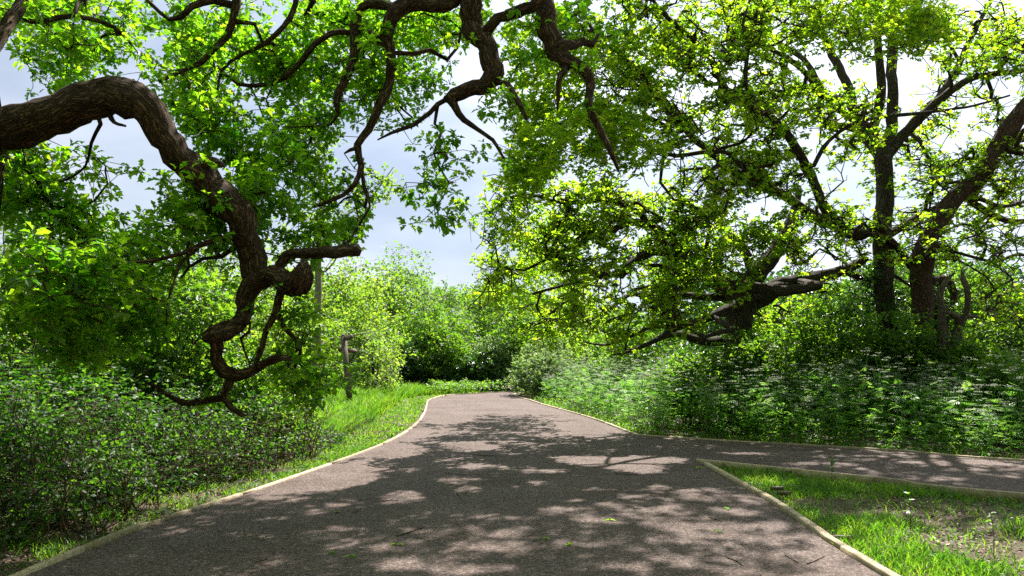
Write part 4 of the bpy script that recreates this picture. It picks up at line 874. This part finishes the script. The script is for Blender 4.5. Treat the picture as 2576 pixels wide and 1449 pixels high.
# grass
def grass(name, label, n, x0, x1, y0, y1, keep, h0, h1, wid=1.0, lean=.5, z0=0.0, cat='grass'):
    x, y = scat(n, x0, x1, y0, y1, keep); m = len(x)
    d = np.array([0, 0, 1.0]) + flatdir(m, 0) * [1, 1, .1] * rng.uniform(.05, lean, (m, 1)) * 1.3
    h = rng.uniform(h0, h1, m) * (.6 + .8 * fld(x, y, 2.2, 7))
    V, Fc = leafset(np.stack([x, y, gz(x, y) - .01 + z0], -1), d, flatdir(m, 0), h, (T_BLADE[0] * [1, 1, 1], T_BLADE[1]))
    V = V.reshape(m, 5, 3); ctr = np.stack([x, y, gz(x, y)], -1)
    w_ = rng.uniform(.003, .006, m) * wid; a = rng.uniform(0, 6.28, m); sd = np.stack([np.cos(a), np.sin(a), np.zeros(m)], -1)
    V[:, 0] = V[:, :2].mean(1) + 0; V[:, 1] = V[:, 0] - sd * w_[:, None]; V[:, 0] += sd * w_[:, None]
    md = V[:, 2:4].mean(1); V[:, 2] = md + sd * w_[:, None] * .8; V[:, 3] = md - sd * w_[:, None] * .8
    bend = norm(d * [1, 1, 0] + 1e-4) * (h * rng.uniform(.05, .55, m))[:, None]; V[:, 4] += bend; V[:, 4, 2] -= h * rng.uniform(0, .25, m)
    ti = np.clip(rng.normal(.5, .25, m) + (fld(x, y, 1.7, 3) - .5) * .8, 0, 1)
    return tag(link(name, mesh_np(name, V.reshape(-1, 3), Fc, tint=np.repeat(ti, 5)), M['grass']), label, cat, kind='stuff')
grass('grass', 'fresh grass tufts along the verge left of the path', 100000, -5.2, -1.9, 3.4, 14, lambda x, y: left_zone(x, y) & (dl(x, y) > .05) & (dl(x, y) < VERGE(x, y) + .25) & (rng.random(x.shape) < np.clip((fld(x, y, 2.6, 2) - .40) * 3.2, .04, 1)), .03, .15)
grass('grass', 'long bright grass round the foot of the fingerpost', 150000, -9.5, -1.5, 13.5, 34, lambda x, y: left_zone(x, y) & (dl(x, y) > .9 + .6 * fld(x, y, 1, 1)) & (x > -.30 * y - 1), .22, .50, wid=2.6)
grass('grass', 'short sunlit grass between the long grass and the edging', 60000, -4.5, 1.0, 12, 34, lambda x, y: left_zone(x, y) & (dl(x, y) < 1.6) & (dl(x, y) > .12) & (rng.random(x.shape) < .15 + fld(x, y, 1.3, 1)), .03, .12, wid=2.5)
grass('grass', 'green grass filling the near part of the triangle', 150000, 2.4, 10, 3.5, 10.8, lambda x, y: inside(x, y, ISL) & (rng.random(x.shape) < np.clip((fld(x, y, 1.4, 1.5) - .58 + .5 * np.clip(1.5 - dist_poly(x, y, W_IN) * 1.0, 0, 1) * (y < 7.6) + .45 * (y > 8.5)) * 3, .10, 1)), .04, .15)
grass('grass', 'grass strip between side path and cow parsley', 60000, .4, 16, 6, 31, lambda x, y: off_path(x, y) & (np.minimum(dist_poly(x, y, W_SF), dist_poly(x, y, W_RIGHT)) < .7) & (np.minimum(dist_poly(x, y, W_SF), dist_poly(x, y, W_RIGHT)) > .06) & (x > 1) & (y > 8), .06, .26, wid=1.8)

# low leafy weeds
def weeds(name, label, n, x0, x1, y0, y1, keep, hfn, size, leaf, T=T_OVAL, per=5, near=True):
    x, y = scat(n, x0, x1, y0, y1, keep, near); h = hfn(x, y)
    c = np.stack([x, y, gz(x, y) + h * rng.random(len(x)) ** .5 + .02], -1)
    pos, d, nr, sz, ti = clusters(c, per, .07, size, up=.75, flat=.4)
    return tag(link(name, leafmesh(name, pos, d, nr, sz, T, ti), M[leaf]), label, 'undergrowth', kind='stuff')
dr = lambda x, y: np.minimum(dist_poly(x, y, W_SF), dist_poly(x, y, W_RIGHT))
def right_zone(x, y): return off_path(x, y) & (x > .3) & (y > 7) & (y > 13.6 - .45 * np.clip(x - 2.6, -1, 99)) & ~inside(x, y, ISL)
weeds('weeds', 'bright broad leaved weeds spilling over the right path edge', 9000, .3, 9, 12, 33, lambda x, y: right_zone(x, y) & (dr(x, y) < 1.3) & (dr(x, y) > .1), lambda x, y: np.clip(dr(x, y) * .5, .08, .55) * (.6 + .8 * fld(x, y, 1.6)), .055, 'bush')
weeds('weeds', 'small green weeds between the grass tufts of the left verge', 1500, -5.2, -1.9, 3.4, 14, lambda x, y: left_zone(x, y) & (dl(x, y) > .1) & (dl(x, y) < 1.2), lambda x, y: .05 + 0 * x, .04, 'bramble')
weeds('weeds', 'small leafy weeds among the grass of the triangle', 1000, 2.4, 9, 3.6, 10.6, lambda x, y: inside(x, y, ISL) & (fld(x, y, .9, 1.5) > .42), lambda x, y: .05 + 0 * x, .03, 'grass')
weeds('weeds', 'leafy weeds along the far edge of the bend', 3500, -3.5, 8, 30.5, 35.5, lambda x, y: off_path(x, y) & (y > 31), lambda x, y: .35 + .3 * fld(x, y, 2), .10, 'bush', per=4)
weeds('weeds', 'bright nettles and docks on the left beyond the brambles', 5000, -14, -4.5, 12.5, 24, lambda x, y: left_zone(x, y) & (x < -.28 * y) , lambda x, y: .5 + .5 * fld(x, y, .8), .09, 'bush', per=5)

# cow parsley
def parsley(x, y, hgt, lod=1):
    """stems, ferny leaves and flat flower heads for a set of plants; returns three (V, F, tint)"""
    m = len(x); g0 = gz(x, y); st = []; lf = []; fl = []
    base = np.stack([x, y, g0], -1); lean = rng.normal(0, .10, (m, 3)) * [1, 1, 0]
    SV = []; SF = []; so_ = 0
    def seg(a, b, r):
        nonlocal so_
        n = len(a); s1 = np.array([1, 0, 0]) * r; s2 = np.array([-.5, .87, 0]) * r; s3 = np.array([-.5, -.87, 0]) * r
        V = np.stack([a + s1, a + s2, a + s3, b + s1 * .6, b + s2 * .6, b + s3 * .6], 1).reshape(-1, 3)
        i = np.arange(n)[:, None, None] * 6 + so_
        f = np.array([(0, 1, 4), (0, 4, 3), (1, 2, 5), (1, 5, 4), (2, 0, 3), (2, 3, 5)])[None]
        SV.append(V); SF.append((i + f).reshape(-1, 3)); so_ += len(V)
    mid = base + lean * .5 * hgt[:, None] + np.array([0, 0, 1]) * (hgt * .55)[:, None]
    seg(base, mid, .006)
    heads = []
    for q in range(5):
        a = rng.uniform(0, 6.28, m); sp_ = rng.uniform(.05, .28, m) * hgt
        tip = mid + np.stack([np.cos(a) * sp_, np.sin(a) * sp_, hgt * rng.uniform(.25, .47, m)], -1); seg(mid, tip, .0035); heads.append(tip)
    H = np.vstack(heads); mh = len(H)
    k = 17; ang = rng.uniform(0, 6.28, (mh, k)); rad = .065 * np.sqrt(rng.random((mh, k)))
    fp = H[:, None] + np.stack([np.cos(ang) * rad, np.sin(ang) * rad, .018 - rad * .25 + rng.normal(0, .004, (mh, k))], -1); fp = fp.reshape(-1, 3)
    fV, fF = leafset(fp, flatdir(len(fp), 0), up_leaf(len(fp), .45), rng.uniform(.015, .028, len(fp)), T_DIA)
    nl = 13; u = rng.random((m, nl)); a = rng.uniform(0, 6.28, (m, nl)); o_ = rng.uniform(.02, .16, (m, nl))
    lp = base[:, None] + lean[:, None] * (u * hgt[:, None])[..., None] + np.stack([np.cos(a) * o_, np.sin(a) * o_, u ** .8 * (hgt * .78)[:, None] + .04], -1)
    ld = np.stack([np.cos(a), np.sin(a), rng.normal(.15, .3, a.shape)], -1).reshape(-1, 3); lp = lp.reshape(-1, 3)
    lV, lF = leafset(lp, ld, up_leaf(len(lp), .4), rng.uniform(.14, .26, len(lp)), T_FERN)
    tl = np.clip(rng.normal(.5, .25, len(lp)), 0, 1)
    return (np.vstack(SV), np.vstack(SF), np.full(so_, .5)), (lV, lF, np.repeat(tl, len(T_FERN[0]))), (fV, fF, np.repeat(rng.random(len(fp)), 4))
def par_keep(x, y): return right_zone(x, y) & (dr(x, y) > .55) & (dr(x, y) < 5.2) & (x < .75 * y + 1.5) & (rng.random(x.shape) < .3 + .9 * fld(x, y, .9, 2))
x, y = scat(5200, .8, 16, 7, 31, par_keep)
hg = (1.05 + .75 * fld(x, y, .7, 5)) * rng.uniform(.75, 1.15, len(x)) * np.clip(.5 + dr(x, y) * .3, .5, 1)
S_, L_, F_ = parsley(x, y, hg)
proot = empty('cow_parsley', (6, 14, 0)); tag(proot, 'deep bank of flowering cow parsley along the side path', 'cow parsley', kind='stuff')
for nm, g, mt in (('stems', S_, 'parsley'), ('leaves', L_, 'parsley'), ('flower_heads', F_, 'flower')):
    link(nm, mesh_np(nm, g[0], g[1], tint=g[2]), M[mt], proot)
# single plants standing in front of the bank
protos = []
for q in range(5):
    S_, L_, F_ = parsley(np.array([60.0]), np.array([0.0]), np.array([rng.uniform(.75, 1.05)]))
    g0 = gz(60.0, 0.0); ms = []
    for nm, g, mt in (('stem', S_, 'parsley'), ('leaves', L_, 'parsley'), ('flower_head', F_, 'flower')):
        me = mesh_np(nm, g[0] - [60, 0, float(g0)], g[1], tint=g[2]); me.materials.append(M[mt]); ms.append((nm, me))
    protos.append(ms)
cnt = 0
while cnt < 60:
    x0 = rng.uniform(1.5, 10.5); y0 = rng.uniform(8, 22)
    if not right_zone(np.array([x0]), np.array([y0]))[0]: continue
    dd = dr(np.array([x0]), np.array([y0]))[0]
    if not (.35 < dd < .8): continue
    r_ = empty('cow_parsley_plant', (x0, y0, float(gz(x0, y0)))); r_.rotation_euler.z = rng.uniform(0, 6.28); r_.scale = [rng.uniform(.65, 1.0)] * 3
    tag(r_, 'single flowering cow parsley plant at the front edge of the bank', 'cow parsley', 'cow parsley plants at the front of the bank')
    for nm, me in protos[cnt % 5]:
        o = bpy.data.objects.new(nm, me); COL.objects.link(o); o.parent = r_
    cnt += 1

# ------------------------------------------------------------------ fingerpost
yP = 20.9; bx = P(886, 900, yP)[0]; gpz = float(gz(bx, yP))
root = empty('fingerpost', (bx, yP, gpz)); tag(root, 'leaning weathered wooden fingerpost in the long grass', 'fingerpost')
top = P(864, 846, yP); ba = np.array([bx, yP, gpz - .1]); axis = norm(top - ba); s1 = norm(np.cross(axis, [math.sin(.6), -math.cos(.6), 0])); s2 = np.cross(axis, s1)
V, Fc = box_verts((ba + top) / 2, (top - ba) / 2, s1 * .065, s2 * .065, .12)
pp = link('post', mesh_np('post', V, Fc), M['post'], root)
V = np.array([top + a * s1 * .065 + b_ * s2 * .065 for a, b_ in ((-1, -1), (1, -1), (1, 1), (-1, 1))] + [top + axis * .085 - s1 * .01])
link('post_cap', mesh_np('post_cap', V + axis * .001, [(0, 1, 4), (1, 2, 4), (2, 3, 4), (3, 0, 4), (0, 2, 1), (0, 3, 2)]), M['post'], root)
def finger(z, az, ln, hgt, mat, rise=0.0, lab=None):
    c = ba + axis * (z - ba[2]) / axis[2]; d = norm(np.array([math.cos(az), math.sin(az), rise])); up = np.array([0, 0, 1.0]) - d * d[2]; up = norm(up); nn = np.cross(d, up)
    pr = [(.0, -.5), (.82, -.5), (1, 0), (.82, .5), (.0, .5)]
    def plate(o, x0, x1, hs, th):
        V = [c + d * (.07 + ln * (x0 + p * (x1 - x0))) + up * q * hgt * hs + nn * (o + t * th) for t in (-.5, .5) for p, q in pr]
        Fs = [(0, i + 1, i) for i in range(1, 4)][::-1] + [(5, 5 + i, 6 + i) for i in range(1, 4)] + [(i, (i + 1) % 5, 5 + (i + 1) % 5) for i in range(5)] + [(i, 5 + (i + 1) % 5, 5 + i) for i in range(5)]
        return np.array(V), Fs
    V, Fs = plate(0, 0, 1, 1, .035); f_ = link('finger', mesh_np('finger', V, Fs), mat, root)
    if lab: f_['label'] = lab
    V, Fs = plate(0, .06, .94, .66, .041); link('routed_panel', mesh_np('routed_panel', V, Fs), M['post'], f_)
finger(top[2] - .06, -.95, .55, .15, M['post_grey'], .05, 'grey upper finger board pointing right towards the path')
zl = P(872, 878, yP)[2]
finger(zl, math.pi - .9, .34, .12, M['post']); finger(zl - .05, .7, .34, .12, M['post'])

# ------------------------------------------------------------------ sticks, fallen leaves and seedlings
def stick(pts, r, label, mat='dead'):
    r *= .62
    w_ = [(*G(px, py, r), r * .9) for px, py in pts]
    k = Skel(200); k.limb_w([(x, y, z, r * (1 - .5 * i / len(w_))) for i, (x, y, z) in enumerate(w_)], 'stick', step=.03, wig=.016); k.finish()
    g = k.tubes(lambda q: True, .1, 0, 7)
    c = g[0].mean(0); V = g[0] - c
    o = link('stick', mesh_np('stick', V, g[1], smooth=True, attr=g[2]), M[mat]); o.location = c
    tag(o, label, 'stick', 'sticks lying on the path')
for pts, r, lb in [
  ([(998, 1348), (1030, 1338), (1072, 1323)], .011, 'longest stick on the path, pale and mossy, in the centre foreground'),
  ([(962, 1262), (985, 1258), (1004, 1260)], .006, 'thin dark stick in shade just beyond the longest stick'),
  ([(1188, 1144), (1225, 1146), (1262, 1147)], .010, 'dark stick lying crosswise in mid path near a round patch of sun'),
  ([(1120, 1190), (1150, 1193), (1170, 1192)], .007, 'thin straight stick left of the path centre line'),
  ([(1148, 1240), (1156, 1250), (1162, 1258)], .008, 'short angled twig left of the path middle'),
  ([(890, 1290), (905, 1282), (912, 1276)], .007, 'short pale twig lying nearest the left edging'),
  ([(905, 1340), (880, 1348), (858, 1354)], .006, 'crooked twig in the deep shade at the lower left of the path'),
  ([(1545, 1190), (1580, 1194), (1612, 1193)], .009, 'dark stick near where the side path opens'),
  ([(1640, 1168), (1665, 1172), (1690, 1171)], .008, 'light twig close to the tip of the grassy triangle'),
  ([(1830, 1402), (1855, 1412), (1868, 1422)], .008, 'small stick nearest the triangle edging in the foreground'),
  ([(1975, 1396), (1995, 1408), (2010, 1416)], .008, 'bent twig beside the lower end of the triangle edging'),
  ([(2030, 1418), (2055, 1408), (2075, 1398)], .008, 'pale slanting stick, one of two together near the triangle edging'),
  ([(1780, 1300), (1800, 1306), (1815, 1312)], .006, 'short dark twig halfway down the path right side'),
  ([(640, 1415), (670, 1405), (690, 1388)], .006, 'hooked twig in the bottom left of the path'),
  ([(925, 1170), (960, 1176), (995, 1172)], .010, 'chunky piece of stick lying against the left edging'),
  ([(1990, 1130), (2020, 1133), (2045, 1132)], .006, 'thin twig lying on the side path'),
  ]: stick(pts, r, lb)
for px, py, lb in [(830, 1392, 'green fallen leaf in the shade, left foreground of the path'), (880, 1402, 'green fallen leaf lying right beside another, left foreground'), (850, 1290, 'small green leaf fallen near the left edging'),
   (1000, 1372, 'green fallen leaf below the longest stick'), (1368, 1356, 'bright green fallen leaf in the middle of the path'), (1440, 1373, 'yellow green fallen leaf right of the path middle'), (1535, 1310, 'green fallen leaf on a sun patch'),
   (1812, 1337, 'pair of joined green leaves fallen near the triangle edging'), (1835, 1282, 'small green leaf fallen beside a sun patch on the right'), (1760, 1178, 'small green leaf at the tip of the triangle')]:
    x, y = G(px, py, 0); m = 3; c0 = np.array([[x, y, .012]] * m); V, Fc = leafset(c0, flatdir(m, 0) * [1, 1, .2], up_leaf(m, .3), rng.uniform(.05, .075, m), T_OAK)
    o = link('fallen_leaf', mesh_np('fallen_leaf', V - [x, y, .012], Fc, tint=np.full(len(V), .7)), M['oak']); o.location = (x, y, .012)
    tag(o, lb, 'leaf', 'fresh oak leaves fallen on the path')
def seedling(px, py, h, lb, nl=5, size=.09, z=-.06, leaf='bush'):
    x, y = G(px, py, z); root = empty('seedling', (x, y, z)); tag(root, lb, 'seedling', 'seedlings at the path edges')
    k = Skel(200); k.limb_w([(x, y, z, .004), (x + .01, y, z + h * .5, .003), (x - .01, y, z + h, .002)], 'stem', step=.05, wig=.01); k.finish()
    g = k.tubes(lambda q: True, 0, 0, 5); link('stem', mesh_np('stem', g[0], g[1], attr=g[2]), M['twig'], root)
    m = nl * 2; u = np.repeat(rng.uniform(.35, 1, nl), 2); c = np.stack([np.full(m, x), np.full(m, y), z + h * u], -1)
    link('leaves', leafmesh('leaves', c, flatdir(m, .3), up_leaf(m, .4), rng.uniform(.7, 1.1, m) * size, T_OVAL, rng.random(m)), M[leaf], root)
seedling(2092, 1212, .34, 'tallest thin seedling in the triangle beside the far edging')
seedling(2500, 1400, .36, 'dark upright seedling at the lower right of the triangle grass', 6, .05)
seedling(2290, 1330, .32, 'dark seedling with narrow leaves in mid triangle', 5, .07)
seedling(410, 1306, .10, 'small seedling with pale leaves leaning over the left edging', 4, .11, 0, 'pale')

# ------------------------------------------------------------------ unseen trees added behind and beside the viewer to hold back sky light
wood('far_wood', 'unseen tall wood added behind the viewer to hold back sky light', -30, 30, -16, 10.0, 5000, 'bush', .30, 7)
wood('far_wood', 'unseen wood added on the near left to hold back sky light', -24, -15, -8, 7.5, 2500, 'bush', .28, 16)
wood('far_wood', 'unseen wood added on the near right to hold back sky light', 15, 24, -8, 8.0, 2500, 'bush', .28, 14)
k = Skel()  # unseen oak, added so its crown blocks sky light from overhead
k.limb_w([(6.5, -5, -.2, .5), (6.3, -5, 1.5, .36), (6.0, -4.8, 4.0, .30), (5.0, -4.0, 6.5, .22), (3.5, -2.5, 8.0, .15), (1.0, 0, 9.0, .08)], 'trunk', step=.3)
k.limb_w([(6.0, -4.8, 4.0, .2), (6.5, -2.5, 6.5, .14), (6.0, 0, 8.5, .07)], 'limb', step=.3)
k.limb_w([(5.0, -4.0, 6.5, .18), (1.0, -4.0, 8.0, .12), (-3.0, -3.0, 9.0, .06)], 'limb', step=.3)
q = np.stack([rng.uniform(-7, 9, 700), rng.uniform(-8, 4.5, 700), rng.uniform(6.2, 10.5, 700)], -1)
tips = k.grow(q, step=.45, gnarl=.2); tips = np.concatenate([tips, k.shoots(tips, 2, .45)]); k.finish(tip=.008)
root = empty('oak_tree', (6.5, -5, 0)); oak_label(root, 'unseen oak added behind the viewer, its crown dimming sky light over the near path')
k.build(root, M['bark'], M['twig'], rough=.06)
crown_from(k, tips, 7, .25, .15, T_TRI, M['oak_far'], root)
